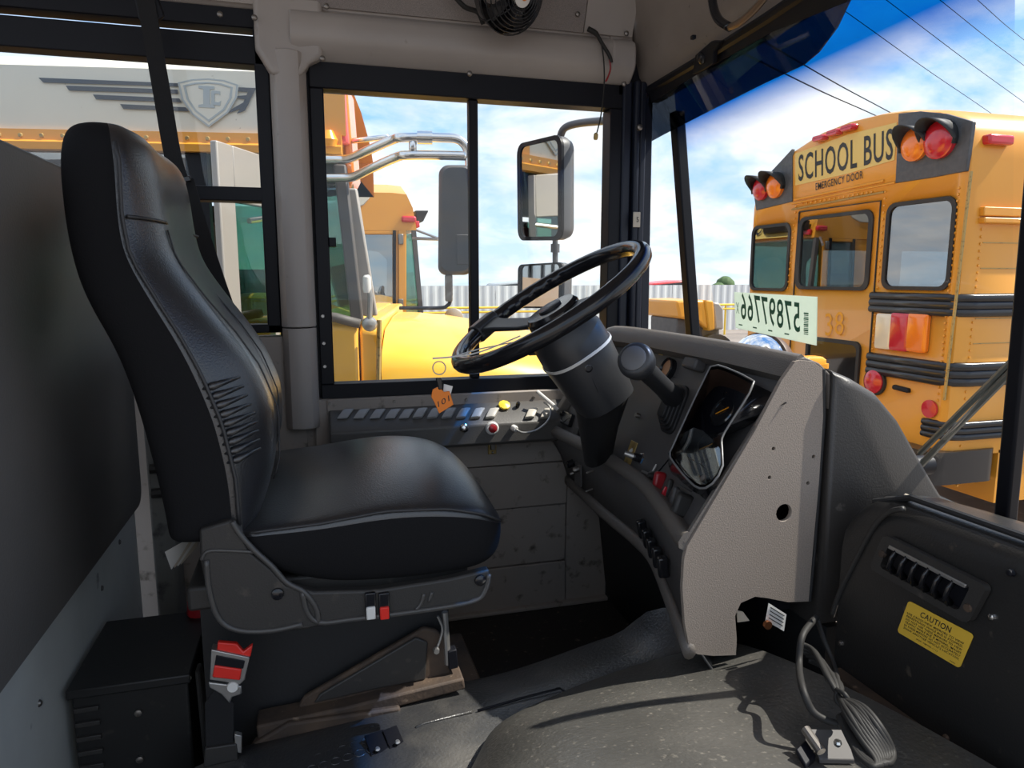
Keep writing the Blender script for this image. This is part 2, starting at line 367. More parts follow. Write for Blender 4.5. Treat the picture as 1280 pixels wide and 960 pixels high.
ws = sroot('window_3', (1.0, 1.2, .6))
def wsx(y, z):            # windshield plane: raked, a little V-shaped in plan
    return .985 + .125*(1.42-z) - .07*max(0, (1.85-y)/1.08)
def wsp(px, py):
    n = Vector((1, .07/1.08*-1, .125)).normalized(); p0 = Vector((wsx(1.85, 1.0), 1.85, 1.0))
    return pl(px, py, p0, n)
a, b = wsp(846, 140), wsp(867, 430)
M().loft(slab(a, b, .03, .036)).build('quarter_post', K['black'], ws, bevel=.004)
a, b = wsp(1306, 120), wsp(1253, 690)
M().loft(slab(a, b, .022, .024)).build('centre_post', K['black'], ws, bevel=.004)
# windshield glass with its blue shade band along the top edge
def shade_glass():
    m = glass('windshield_glass', (1, 1, 1), .02); N = m.node_tree.nodes; L = m.node_tree.links
    t = [n for n in N if n.type == 'BSDF_TRANSPARENT'][0]
    tc = N.new('ShaderNodeTexCoord'); s = N.new('ShaderNodeSeparateXYZ'); L.new(tc.outputs['Object'], s.inputs[0])
    r = N.new('ShaderNodeValToRGB'); mr = N.new('ShaderNodeMapRange'); mr.inputs[1].default_value = 1.27; mr.inputs[2].default_value = 1.47
    L.new(s.outputs['Z'], mr.inputs[0]); L.new(mr.outputs[0], r.inputs[0]); L.new(r.outputs[0], t.inputs[0])
    e = r.color_ramp.elements; e[0].position = .12; e[0].color = (.97, .98, .98, 1); e[1].position = .55; e[1].color = (.002, .13, .48, 1)
    return m
K['shade'] = shade_glass()
def wsv(y, z): return Vector((wsx(y, z)+.004, y, z))
M().grid([[wsv(y, z) for z in np.linspace(.56, 1.52, 8)] for y in (1.84, 1.2, .80)]).build('pane', K['shade'], ws, smooth=0)
M().grid([[wsv(y, z) for z in np.linspace(.50, 1.56, 8)] for y in (.78, .3, -.1)]).build('pane', K['shade'], ws, smooth=0)
M().grid([[Vector((.935, YW+.02, z)), wsv(1.86, z)] for z in (.6, 1.0, 1.48)]).build('pane', K['window'], ws, smooth=0)
M().loft(slab((1.0, 1.86, .70), (1.0, .40, .54), .0, .0) if False else [[Vector((wsx(y, z)+dx, y, z+dz)) for dx, dz in ((-.02, -.02), (.02, -.02), (.02, .02), (-.02, .02))] for y, z in ((1.86, .62), (.80, .56), (-.1, .53))]).build('lower_seal', K['rubber'], ws)

# ------------------------------------------------------------------ dashboard
dash = thing('dashboard', 'charcoal dashboard with a pebbled taupe end panel and curved lower lip', 'dashboard', (.70, 1.3, .37))
YN = .95
SP = lambda px, py: at(px, py, y=YN)
T = [SP(1000, 452), Vector((.745, 1.15, .840)), Vector((.745, 1.40, .840)), Vector((.743, 1.60, .838)), at(760, 414, y=1.68), at(752, 424, y=1.715)]
Lp = [SP(857, 687), at(847, 667, z=.553), at(807, 610, z=.553), at(772, 583, z=.552), at(740, 563, z=.551), at(683, 535, y=1.86)]
Lp[0].z = .556; Lp[0].y += .004; T[0].y += .004
NT = 24
def resample(P, n, sm=True):
    Q = smooth_pts(P, 8) if sm else [Vector(p) for p in P]
    d = [0]
    for i in range(1, len(Q)): d.append(d[-1]+(Q[i]-Q[i-1]).length)
    out = []
    for k in range(n):
        t = d[-1]*k/(n-1); j = max(1, next((i for i, x in enumerate(d) if x >= t-1e-9), len(d)-1)); s = (t-d[j-1])/max(1e-9, d[j]-d[j-1])
        out.append(Q[j-1].lerp(Q[j], s))
    return out
Tc, Lc = resample(T, NT), resample(Lp, NT)
nface = Vector((-.837, 0, .547))
rows = [[l.lerp(t, k/8) + nface*(-.018) for k in range(9)] for l, t in zip(Lc, Tc)]
face_m = M().grid(rows)
bv = BVHTree.FromPolygons([tuple(v) for v in face_m.v], face_m.f)
def hit(px, py, h=0):
    d = ray(px, py).normalized(); loc, n, i, _ = bv.ray_cast(CAM, d)
    if loc is None:
        loc, n, i, _ = bv.find_nearest(CAM+d*1.5)
    if n.dot(d) > 0: n = -n
    return loc+n*h, n
face_m.build('instrument_panel', K['dashface'], dash, smooth=60)
# raised surround: top bar, near bar, far bar, lip
def roll(c, w, hgt, nrm=nface):
    return c
def rimbar(curve, side, w, h, name, m, drop=.03, edge=-.012):
    """rounded bar following a curve; 'side' points into the panel"""
    rings = []
    for i, p in enumerate(curve):
        sd = side(i) if callable(side) else side
        prof = [(edge, -drop), (edge, h*.4), (edge*.35, h), (w*.6, h), (w*.95, h*.5), (w, -.02)]
        rings.append([p+sd*a+nface*b for a, b in prof])
    return M().loft(rings).build(name, K[m], dash, smooth=70)
upslope = Vector((.547, 0, .837))
rimbar(Tc, -upslope, .034, .006, 'top_rim', 'dashtop')
near = [Lc[0].lerp(Tc[0], k/10) for k in range(11)]
rimbar(near, Vector((0, 1, 0)), .010, .003, 'near_rim', 'dashtop', drop=.003, edge=-.0005)
far = [Lc[-1].lerp(Tc[-1], k/10) for k in range(11)]
rimbar(far, Vector((.1, -1, 0)).normalized(), .014, .004, 'far_rim', 'dashtop')
rimbar(Lc, upslope, .018, .010, 'lip', 'dashtop')
# top deck from rim forward to the windshield
rows = []
for t in Tc:
    rows.append([t+nface*.004, t+Vector((.012, 0, .004)), t+Vector((.038, 0, -.006)), t+Vector((.060, 0, -.024)), t+Vector((.065, 0, -.08))])
M().grid(rows).build('top_deck', K['dashtop'], dash, smooth=60, solid=.004)
# lower skirt between lip and lower rail, then the rail
LR = [at(862, 815, y=.952), at(845, 770, z=.385), at(817, 700, z=.387), at(793, 673, z=.387), at(757, 643, z=.387), at(710, 600, y=1.86)]
Rc = resample(LR, NT)
M().grid([[l+Vector((.004, 0, -.008)), l.lerp(r, .5)+Vector((.012, 0, 0)), r+Vector((.006, 0, .0))] for l, r in zip(Lc, Rc)]).build('lower_skirt', K['dashface'], dash, smooth=70, solid=.006)
M().tube(Rc, (.016, .011), 10, flat=(0, 0, 1)).build('lower_rail', K['dashtop'], dash, smooth=180)
M().grid([[r+Vector((.02, 0, -.005)), r+Vector((.10, 0, -.12)), r+Vector((.13, 0, -.37))] for r in Rc]).build('kick_panel', K['rubber'], dash, smooth=70, solid=.004)
# near end panel with drilled holes and a torn lower corner
outline = [(994, 452), (1000, 450), (1016, 452), (1028, 461), (1029, 520), (1024, 600), (1016, 690), (1011, 752), (985, 753), (960, 748), (944, 746), (926, 754), (919, 770), (921, 800), (920, 819), (892, 820), (872, 818), (862, 812), (856, 780), (853, 735), (855, 700), (859, 683), (899, 615), (943, 540), (977, 476)]
pts = [SP(*q) for q in outline]
sidep = M().prism(pts, (0, .008, 0)).build('end_panel', K['dashside'], dash, smooth=0)
cuts = []
for px, py, r in ((967, 561, .0032), (1017, 571, .0032), (962, 597, .0032), (1010, 604, .0032), (980, 641, .0148)):
    cuts.append(M().lathe([(r, -.03), (r, .03)], SP(px, py), (0, 1, 0), 18))
cut(sidep, cuts)
bb = sidep.modifiers.new('bevel', 'BEVEL'); bb.width = .0015; bb.segments = 2; bb.limit_method = 'ANGLE'
M().box(.735, .78, .985, 1.66, .40, .76).build('void', K['black'], dash)  # black block painted as the dark hollow of the dash
M().prism([SP(*q)+Vector((0, .035, 0)) for q in ((1005, 470), (1022, 475), (1010, 750), (930, 745), (868, 690))], (0, .01, 0)).build('shade_sheet', K['black'], dash)  # black sheet stands in for the shade seen through the holes
# cowl hump beside the end panel
cowl = thing('dash_cowl', 'dark grey rounded cowl sloping down to the windshield, tape residue on its edge', 'dash cowl', (.85, .9, .40))
sil = [(1031, 461), (1055, 470), (1085, 488), (1110, 518), (1135, 562), (1160, 605), (1182, 640)]
spts = [at(px, py, y=.965) for px, py in sil]
base = [(p.x, p.z) for p in spts]
def cow(y, k):
    x0, z0 = .800, .815
    P = [(x, z) for x, z in base]+[(1.09, .50), (1.09, .38), (.806, .38)]
    cx, cz = .90, .58
    return [Vector((max(.806, cx+(x-cx)*(1-k)), y, cz+(z-cz)*(1-k))) for x, z in P]
M().loft([cow(.940, .10), cow(.944, .045), cow(.953, .012), cow(.965, 0), cow(1.30, 0), cow(1.885, .01)]).build('cowl_shell', mat('dark_cowl_vinyl', (.036, .032, .029), .45, bump=(330, .25), dirt=(18, (.17, .15, .13), .66, .1)), cowl, smooth=50)
M().tube([SP(1029, 462)+Vector((.003, .004, 0)), SP(1030, 520)+Vector((.002, .004, 0)), SP(1018, 690)+Vector((.002, .004, 0)), SP(1012, 752)+Vector((.002, .004, 0))], .004, 8).build('gap_seal', K['rubber'], cowl)
tp = [(1105, 515), (1122, 540), (1138, 565), (1150, 588)]
for q0, q1 in zip(tp[:-1], tp[1:]):
    c = (at(*q0, y=.963)+at(*q1, y=.963))/2; d = at(*q1, y=.963)-at(*q0, y=.963)
    M().obox(c+Vector((-.004, .006, .0)), d*.42, Vector((0, .010, 0)), Vector((-d.z, 0, d.x)).normalized()*-.004).build('tape_patch', K['trim'], cowl, bevel=.001)

# instruments ---------------------------------------------------------
def frame_at(px, py):
    p, n = hit(px, py); u = Vector((0, -1, 0)); u = (u-n*u.dot(n)).normalized(); v = n.cross(u).normalized()
    if v.z < 0: v = -v
    return p, n, u, v
# gauge binnacle
def binnacle():
    b = thing('gauge_binnacle', 'deep hooded black gauge cluster with a glossy clear lens', 'gauge cluster', hit(905, 540)[0])
    base_px = [(912, 470), (975, 497), (967, 520), (915, 612), (890, 628), (868, 615), (832, 580), (840, 560), (885, 485)]
    h = .052
    c = hit(902, 545)[0]
    lo = smooth_pts([hit(*q)[0] for q in base_px], 4, True)
    # rim sits proud of the face
    n = nface
    rim_px = [(896, 456), (938, 474), (940, 486), (906, 540), (902, 556), (904, 580), (893, 602), (878, 611), (862, 602), (838, 572), (840, 560), (884, 466)]
    p0 = c+n*h
    hi = smooth_pts([pl(px, py, p0, n) for px, py in rim_px], 3, True)
    m = len(hi)
    # resample lower loop to same count, start by angle
    def byang(L, cen):
        u = Vector((0, -1, 0)); v = upslope
        return [(math.atan2((q-cen).dot(v), (q-cen).dot(u)), q) for q in L]
    def loopsample(L, N):
        cen = sum(L, Vector())/len(L); A = sorted(byang(L, cen), key=lambda t: t[0]); an = [a for a, _ in A]; out = []
        an2 = [an[-1]-2*math.pi]+an+[an[0]+2*math.pi]; Q = [A[-1][1]]+[q for _, q in A]+[A[0][1]]
        for k in range(N):
            t = -math.pi+2*math.pi*k/N
            out.append(Vector([interp(t, an2, [q[i] for q in Q]) for i in range(3)]))
        return out
    lo, hi = loopsample(lo, 48), loopsample(hi, 48)
    cen = sum(hi, Vector())/48
    hin = [cen+(q-cen)*.94 for q in hi]
    lcen = sum(lo, Vector())/48; fl = [lcen+(q-lcen)*.80+n*.004 for q in lo]; gcen = lcen+n*.004
    mid = [l.lerp(q, .5)+(q-cen)*.05 for l, q in zip(lo, hi)]
    M().loft([lo, mid, hi], cap=False).build('hood', K['gloss'], b, smooth=50)
    M().tube(hi, .0019, 6, closed=True).build('rim', mat('pale_rim', (.16, .16, .16), .3), b, smooth=180)  # paler grey line along the hood edge
    M().loft([hin, fl], cap=False).build('inner_wall', mat('brown_black_wall', (.05, .03, .022), .3), b, smooth=50)
    M().loft([fl, [gcen+(q-gcen)*.02 for q in fl]], cap=True).build('gauge_plate', K['black'], b, smooth=0)
    for px, py, r in ((885, 560, .030), (905, 515, .030), (915, 490, .016)):
        o = pl(px, py, gcen+n*.004, n); M().lathe([(r, 0), (r, .004), (r*.93, .006), (r*.9, .003)], o, n, 24).build('gauge', K['gauge'], b)
        M().obox(o+n*.005, Vector((0, -r*.4, 0))+upslope*r*.3, upslope*.0012, n*.0005).build('needle', K['amber'], b)
    lens = [pl(px, py, cen-n*.006, n) for px, py in ((836, 568), (868, 535), (900, 560), (902, 580), (893, 600), (878, 608))]
    M().prism(smooth_pts(lens, 3, True), n*.002).build('lens', glass('gauge_cover', (.75, .8, .82), .16), b, smooth=0)
    M().lathe([(.006, 0), (.006, .003), (.003, .004)], pl(880, 598, cen, n), n, 12).build('screw', K['bolt'], b)
    return b
binnacle()
# mounting seam of the centre panel
def surf_line(pxs, r, name, m, parent, h=.001): return M().tube([hit(*q, h)[0] for q in pxs], r, 6).build(name, K[m], parent)
surf_line([(752, 572), (805, 607), (832, 580), (852, 555)], .0014, 'panel_seam', 'black', dash)
surf_line([(905, 462), (838, 430), (770, 425)], .0012, 'panel_seam', 'black', dash)
surf_line([(838, 455), (830, 470)], .0010, 'panel_seam', 'black', dash)
# brass plate and ignition switch
p, n, u, v = frame_at(789, 566)
ig = thing('ignition_switch', 'key switch beside a worn tan instruction plate on the dash', 'ignition switch', p)
M().obox(p+n*.001, u*.017, v*.026, n*.0012).build('plate', K['brass'], ig, bevel=.0008)
M().obox(p+n*.0025+v*.004, (u*.006+v*.004), (v*.003-u*.003), n*.0005).build('plate_print', K['white'], ig)
p2, n2, u2, v2 = frame_at(803, 574)
M().lathe([(.014, 0), (.014, .004), (.011, .006)], p2, n2, 6).build('nut', K['chrome'], ig)
M().lathe([(.009, .005), (.009, .020), (.007, .024)], p2, n2, 16).build('barrel', K['gloss'], ig)
M().lathe([(.007, .0), (.006, .016), (.005, .022)], p2+n2*.02, (n2-u2*.4).normalized(), 14).build('key_head', K['steel'], ig)
M().tube([hit(806, 590, .006)[0], hit(815, 594, .008)[0], hit(821, 590, .008)[0], hit(824, 582, .006)[0]], .0028, 8).build('lever', K['steel'], ig)
# wall-plug screws and knobs on the face
def knob(name, label, px, py, r, hgt, m, cat='knob', parent=None):
    p, n = hit(px, py); o = M().lathe([(r, 0), (r, hgt*.7), (r*.85, hgt), (r*.2, hgt)], p, n, 16).build(name, K[m], parent)
    if not parent: tag(o, label, cat)
    return o
knob('face_screw', '', 767, 443, .006, .004, 'chrome', parent=dash)
knob('face_screw', '', 799, 520, .006, .010, 'bolt', parent=dash); knob('face_screw', '', 757, 430, .004, .003, 'bolt', parent=dash)
knob('side_button', '', 812, 604, .006, .010, 'gloss', parent=dash); knob('side_button', '', 817, 596, .006, .012, 'plastic', parent=dash)
# label strip, round gauge, boxed control behind the shifter
p, n, u, v = frame_at(827, 442)
M().obox(p+n*.001, u*.010, v*.004, n*.0006).build('label_strip', K['brass'], dash)
p, n, u, v = frame_at(838, 462)
M().lathe([(.024, 0), (.024, .012), (.021, .014), (.019, .008)], p, n, 24).build('round_gauge', K['gloss'], dash)
M().lathe([(.0185, .007), (.0185, .009)], p, n, 24).build('gauge_dial', mat('copper_dial', (.40, .19, .09), .35), dash)
p, n, u, v = frame_at(874, 458)
M().obox(p+n*.012, u*.026, v*.012, n*.014).build('control_housing', K['dashface'], dash, bevel=.005)
# red rocker and grey switches under the binnacle
sw = thing('switch_bank', 'row of rocker switches with one red paddle below the gauge hood', 'switch bank', hit(840, 625)[0])
def rocker(px, py, hu, hv, hn, m, tilt=.2, name='switch', bev=.004):
    p, n, u, v = frame_at(px, py); v2 = (v+n*tilt).normalized(); n2 = (n-v*tilt).normalized()
    return M().obox(p+n2*hn*.6, u*hu, v2*hv, n2*hn).build(name, K[m], sw, bevel=bev)
rocker(828, 604, .0075, .022, .012, 'darkred', .25, 'red_paddle', .006)
rocker(838, 612, .005, .020, .006, 'plastic'); rocker(836, 617, .003, .010, .008, 'lensred', 0, 'warning_lens', .001)
rocker(845, 622, .006, .020, .006, 'dashface'); rocker(851, 628, .006, .020, .007, 'dashface'); rocker(859, 634, .009, .022, .016, 'plastic', .2, 'round_switch', .007)
p, n, u, v = frame_at(848, 628)
M().obox(p-n*.004, u*.034, v*.030, n*.006).build('switch_plate', K['dashface'], sw, bevel=.003)
# air vent low on the far side of the face
p, n, u, v = frame_at(711, 524)
vt = thing('dash_vent', 'small bright-rimmed control panel at the far end of the dash', 'control panel', p)
M().add(*[[], []]); frame_ring(rrect(p, u*.030, v*.018, .006), rrect(p, u*.026, v*.014, .005), n*.010).build('bezel', K['gloss'], vt, smooth=30)
M().prism(rrect(p+n*.002, u*.026, v*.014, .005), n*.004).build('display', K['steel'], vt, smooth=0)
M().tube([p+u*.024+v*.006+n*.012, p-v*.012+n*.014, p-u*.022-v*.010+n*.012], .002, 6).build('handle_bar', K['chrome'], vt)
M().lathe([(.007, 0), (.006, .008)], p-u*.026+v*.008+n*.008, n, 12).build('dial', K['gloss'], vt)
p, n, u, v = frame_at(724, 543); M().obox(p+n*.008, u*.012, v*.016, n*.006).build('clip', K['plastic'], vt, bevel=.002)
# knobs and switches on the lower skirt
sk = thing('skirt_controls', 'small knobs and dark paddle switches under the dash lip', 'controls', Lc[10])
bs = BVHTree.FromPolygons([tuple(v) for r in [0] for v in sum([[l+Vector((.0, 0, -.008)), r_+Vector((0, 0, 0))] for l, r_ in zip(Lc, Rc)], [])], [(2*i, 2*i+1, 2*i+3, 2*i+2) for i in range(NT-1)])
def hs(px, py):
    d = ray(px, py).normalized(); loc, n, i, _ = bs.ray_cast(CAM, d)
    if loc is None: loc, n, i, _ = bs.find_nearest(at(px, py, y=1.2))
    return loc, (n if n.dot(d) < 0 else -n)
for px, py, r, m in ((715, 579, .010, 'gloss'), (723, 586, .008, 'bolt'), (719, 590, .006, 'bolt'), (740, 589, .003, 'bolt'), (739, 612, .003, 'bolt')):
    p, n = hs(px, py); M().lathe([(r, -.004), (r, .012), (r*.7, .016)], p, n, 14).build('knob', K[m], sk)
for px, py in ((806, 660), (813, 672), (819, 684), (826, 696), (833, 708)):
    p, n = hs(px, py); u = Vector((0, -1, 0)); u = (u-n*u.dot(n)).normalized(); v = n.cross(u)
    M().obox(p+n*.006, u*.008, v*.020, n*.010).build('paddle_switch', K['gloss'], sk, bevel=.004)
p, n = hs(724, 592); M().obox(p+n*.002, Vector((0, .022, 0)), Vector((0, 0, .030)), n*.003).build('switch_plate', K['dashface'], sk, bevel=.002)

# gear selector
gs = thing('gear_lever', 'fat black gear selector handle with a grey end button', 'gear lever', hit(860, 500)[0])
a = at(792, 448, y=1.12); bpt, nb = hit(852, 500)
bpt = bpt+nb*.02
ax = (bpt-a).normalized(); Lh = (bpt-a).length
M().lathe([(.001, 0), (.026, 0), (.031, .004), (.033, .014), (.031, .030), (.025, .045), (.019, .062), (.019, Lh*.75), (.023, Lh)], a, ax, 24).build('handle', K['colgrey'], gs, smooth=50)
M().lathe([(.0225, 0), (.0225, -.0025), (.020, -.004), (.001, -.004)], a, ax, 24).build('end_button', mat('grey_button', (.11, .11, .115), .4), gs)
frame_bt = frame_at(845, 512); p, n, u, v = frame_bt
for k in range(5):
    f = 1-.13*k
    M().prism(rrect(p+n*(.006*k), u*(.030*f), v*(.052*f), .02*f), n*.0075).build('boot_fold', K['rubber'], gs, bevel=.002)

# ------------------------------------------------------------------ steering wheel and column
WC = Vector((.474, 1.40, .912)); wx = Vector((.843, 0, .538)).normalized(); wy = Vector((0, 1, 0)); wn = Vector((-wx.z, 0, wx.x))
RW = .217
swh = thing('steering_wheel', 'large black steering wheel with finger grips along its rim', 'steering wheel', WC)
def wp(t, r, h=0): return WC+wx*(r*math.cos(t))+wy*(r*math.sin(t))+wn*h
rad = []
ring = []
for k in range(96):
    t = 2*math.pi*k/96; ring.append(wp(t, RW))
rings = []
for k in range(192):
    t = 2*math.pi*k/192; e = ring
    er = Vector(wx*math.cos(t)+wy*math.sin(t))
    grip = .0022*math.sin(k*1.15) if (30 < k < 70 or 120 < k < 165) else 0
    c = WC+er*RW
    rings.append([c+er*((.0180+(grip if math.cos(a) < 0 else 0))*math.cos(a))+wn*(.0175*math.sin(a)) for a in [2*math.pi*j/12 for j in range(12)]])
rings.append(rings[0])
M().loft(rings, cap=False).build('rim', K['gloss'], swh, smooth=180)
for t in (math.radians(119), math.radians(-61)):
    er = wx*math.cos(t)+wy*math.sin(t); et = -wx*math.sin(t)+wy*math.cos(t)
    rg = [[WC+er*r+et*(w*s)+wn*(h+q*th) for s, q in ((-1, -1), (1, -1), (1, 1), (-1, 1))] for r, w, h, th in ((.045, .030, -.025, .006), (.10, .022, -.022, .005), (.17, .022, -.006, .006), (.205, .030, 0, .010))]
    M().loft(rg).build('spoke', K['colgrey'], swh, bevel=.003)
    c = WC+er*RW
    if t < 0: continue
    M().loft([[c+et*s+er*(x*.0205)+wn*(z*.021) for x, z in ((-1, -.6), (-.6, -1), (.6, -1), (1, -.6), (1, .6), (.6, 1), (-.6, 1), (-1, .6))] for s in (-.036, .036)]).build('rim_clamp', K['colgrey'], swh, bevel=.003)
M().lathe([(.055, -.055), (.060, -.040), (.060, -.016), (.054, -.008), (.001, -.006)], WC, wn, 32).build('hub', K['gloss'], swh)
M().lathe([(.026, -.009), (.026, -.003), (.022, -.001), (.001, -.001)], WC, wn, 24).build('horn_badge', K['colgrey'], swh)
colm = thing('steering_column', 'satin black steering column shroud with a lock and lower cover', 'steering column', (.62, 1.40, .62))
cb = WC-wn*.345
def oval(c, a, b, ex=2.6, n=28):
    out = []
    for k in range(n):
        t = 2*math.pi*k/n; x, y = math.cos(t), math.sin(t)
        out.append(c+wx*(a*math.copysign(abs(x)**(2/ex), x))+wy*(b*math.copysign(abs(y)**(2/ex), y)))
    return out
M().loft([oval(WC-wn*h, a, b) for h, a, b in ((.045, .060, .062), (.075, .074, .074), (.12, .075, .076), (.215, .066, .070), (.245, .062, .068))]).build('upper_shroud', K['colgrey'], colm, smooth=60)
c0, c1 = WC-wn*.225, at(748, 572, y=1.50)
M().loft([oval(c0, .060, .066), oval(c0.lerp(c1, .22)+wx*.006, .060, .064), oval(c0.lerp(c1, .6), .044, .05), oval(c1, .034, .042)]).build('lower_cover', K['rubber'], colm, smooth=60)
q = pl(735, 460, WC-wy*.070, wy)
M().lathe([(.009, -.004), (.009, .004), (.006, .005), (.006, .002)], q, -wy, 14).build('lock_cylinder', K['gloss'], colm)
M().tube([pl(737, 466, WC-wy*.0715, wy), pl(748, 490, WC-wy*.0715, wy)], .0008, 6).build('shroud_seam', K['black'], colm)
# turn-signal stub on the far left
M().tube([WC-wn*.10+wy*.06-wx*.03, WC-wn*.09+wy*.12-wx*.06], .010, 10).build('signal_stalk', K['colgrey'], colm)
# white cord that ties the keys to the column
tie = []
for k in range(30):
    t = math.radians(-200+k*9.0); tie.append(oval(WC-wn*.118, .078, .079, 2.6, 360)[int(round(math.degrees(t))) % 360])
cord = smooth_pts([at(541, 448, y=1.30), at(566, 446, y=1.31), at(600, 440, y=1.32), at(650, 420, y=1.36)], 4)
ct = thing('cable_tie', 'thin white cable tie looped round the column and wheel rim', 'cable tie', tie[0])
M().strap([WC-wn*.118+(p-(WC-wn*.118)) for p in oval(WC-wn*.118, .0765, .0775, 2.6, 40)+oval(WC-wn*.118, .0765, .0775, 2.6, 40)[:1]], wn, .006, .0016).build('loop', K['white'], ct)
M().tube(cord, .0017, 6).build('tail', K['white'], ct)
M().tube([at(566, 446, y=1.31), at(600, 436, y=1.40), at(640, 428, y=1.45), at(663, 441, y=1.35)], .0014, 6).build('tail', K['white'], ct)
# keys
kp = at(549, 460, y=1.29)
ky = thing('key_bunch', 'key ring with a clip and an orange number tag hanging from the wheel', 'keys', at(553, 515, y=1.29))
M().tube([kp+Vector((.012*math.cos(t), .002*math.sin(t), .012*math.sin(t))) for t in [2*math.pi*k/20 for k in range(20)]], .0011, 6, closed=True).build('ring', K['steel'], ky)
k2 = at(548, 472, y=1.29); k3 = at(551, 487, y=1.29)
M().obox((k2+k3)/2, Vector((.005, 0, 0)), Vector((0, .003, 0)), (k3-k2)*.5).build('clip', K['gloss'], ky, bevel=.002)
M().tube([k3, k3+Vector((.002, 0, -.012))], .002, 6).build('swivel', K['chrome'], ky)
tagpx = [(541, 487), (549, 483), (555, 490), (562, 489), (567, 506), (549, 517), (543, 503), (539, 496)]
M().prism([at(px, py, y=1.288) for px, py in tagpx], (0, .003, 0)).build('orange_tag', K['orange'], ky, bevel=.0008)
M().prism([at(px, py, y=1.296) for px, py in ((555, 480), (566, 483), (562, 498), (553, 496))], (0, .002, 0)).build('white_tag', K['white'], ky)
text('101', at(548, 509, y=1.2875), at(562, 501, y=1.2875)-at(548, 509, y=1.2875), at(547, 502, y=1.2875)-at(548, 509, y=1.2875), 0, K['ink'], 'tag_number', ky)
# ------------------------------------------------------------------ switch console under the window
cons = thing('switch_console', 'long dark grey ledge of rocker switches below the sliding window', 'switch console', (.35, YW-.05, .52))
X0, X1 = .035, .685
cprof = [(-.016, .628), (-.05, .618), (-.088, .590), (-.098, .580), (-.100, .528), (-.090, .522), (-.016, .522)]
M().loft([[Vector((x, YW+y, z)) for y, z in cprof] for x in (X0, X1)]).build('body', mat('console_grey', (.085, .080, .074), .42, bump=(380, .25)), cons, bevel=.004)
A0, A1 = Vector((0, YW-.050, .619)), Vector((0, YW-.088, .591))
slope = (A1-A0).normalized(); cn = Vector((0, slope.z, -slope.y)); cn = cn if cn.z > 0 else -cn
grey1, sun_tint = mat('pale_rocker', (.30, .30, .30), .4), mat('sunlit_rocker', (.45, .42, .36), .45)  # second tone paints sunlight into the forward switch caps
tabs = [432, 452, 472, 491, 508, 525, 543, 561, 579, 597, 615, 664, 683]
for i, px in enumerate(tabs):
    c = pl(px, 518, (A0+A1)/2, cn); up = .004 if i < 5 else .008
    a = Vector((.013, 0, 0)); sk = slope*.016+Vector((-.010, 0, 0))
    rg = [[c+sk*s-a+cn*.000, c+sk*s+a+cn*.0, c+sk*s+a+cn*(up+.003*(1-s*s)), c+sk*s+a*.2+cn*(up*1.25+.003*(1-s*s)), c+sk*s-a+cn*(up+.003*(1-s*s))] for s in (-1, -.4, .4, 1)]
    M().loft(rg).build('rocker_switch', grey1 if i < 9 else sun_tint, cons, bevel=.0015)
c = pl(630, 508, (A0+A1)/2, cn); M().lathe([(.017, .004), (.016, .008), (.006, .011), (.001, .012)], c, cn, 9).build('yellow_knob', K['amber'] if False else mat('yellow_knob', (.85, .62, .05), .4), cons)
c = pl(647, 508, (A0+A1)/2, cn); M().lathe([(.006, 0), (.006, .012), (.004, .016)], c, cn, 10).build('toggle', K['gloss'], cons)
yf = YW-.100
def cknob(px, py, prof, m, name): return M().lathe(prof, at(px, py, y=yf), (0, -1, 0), 20).build(name, K[m], cons)
cknob(580, 535, [(.012, -.002), (.012, .003), (.009, .006), (.009, .012), (.004, .014)], 'chrome', 'push_button')
cknob(615, 535, [(.018, -.002), (.018, .004), (.014, .007), (.010, .006)], 'white', 'button_collar')
cknob(615, 535, [(.011, .004), (.011, .012), (.008, .014)], 'darkred', 'red_button')
p = at(642, 535, y=yf)
M().lathe([(.009, -.002), (.009, .010), (.006, .020)], p, (.1, -1, 0), 14).build('plug', K['white'], cons)
M().tube(smooth_pts([p+Vector((.0, -.018, 0)), at(655, 541, y=YW-.13), at(672, 537, y=YW-.13), at(686, 524, y=YW-.12), at(688, 510, y=YW-.10), at(680, 503, y=YW-.08)], 5), .0028, 8).build('lead', K['steel'], cons)
M().tube([at(671, 489, y=YW-.07), at(690, 505, y=YW-.09), at(697, 512, y=YW-.10)], .005, 8).build('white_lever', K['white'], cons)
for px, py in ((412, 505), (493, 502), (583, 500), (667, 497), (424, 521)):
    M().lathe([(.005, -.002), (.004, .003)], at(px, py, y=YW-.026), (0, -1, 0), 10).build('screw', K['bolt'], cons)
# latch on the wall below
p = at(615, 557, y=YW-.022)
lt = thing('wall_latch', 'small worn brass latch on the grey wall under the red button', 'latch', p)
M().box(p.x-.012, p.x+.012, p.y-.004, p.y+.002, p.z-.024, p.z+.018).build('plate', K['brass'], lt, bevel=.002)
M().box(p.x-.007, p.x+.007, p.y-.014, p.y-.004, p.z-.010, p.z+.010).build('catch', K['bolt'], lt, bevel=.002)
M().lathe([(.004, 0), (.003, .003)], (p.x, p.y-.004, p.z-.018), (0, -1, 0), 10).build('rivet', K['chrome'], lt)

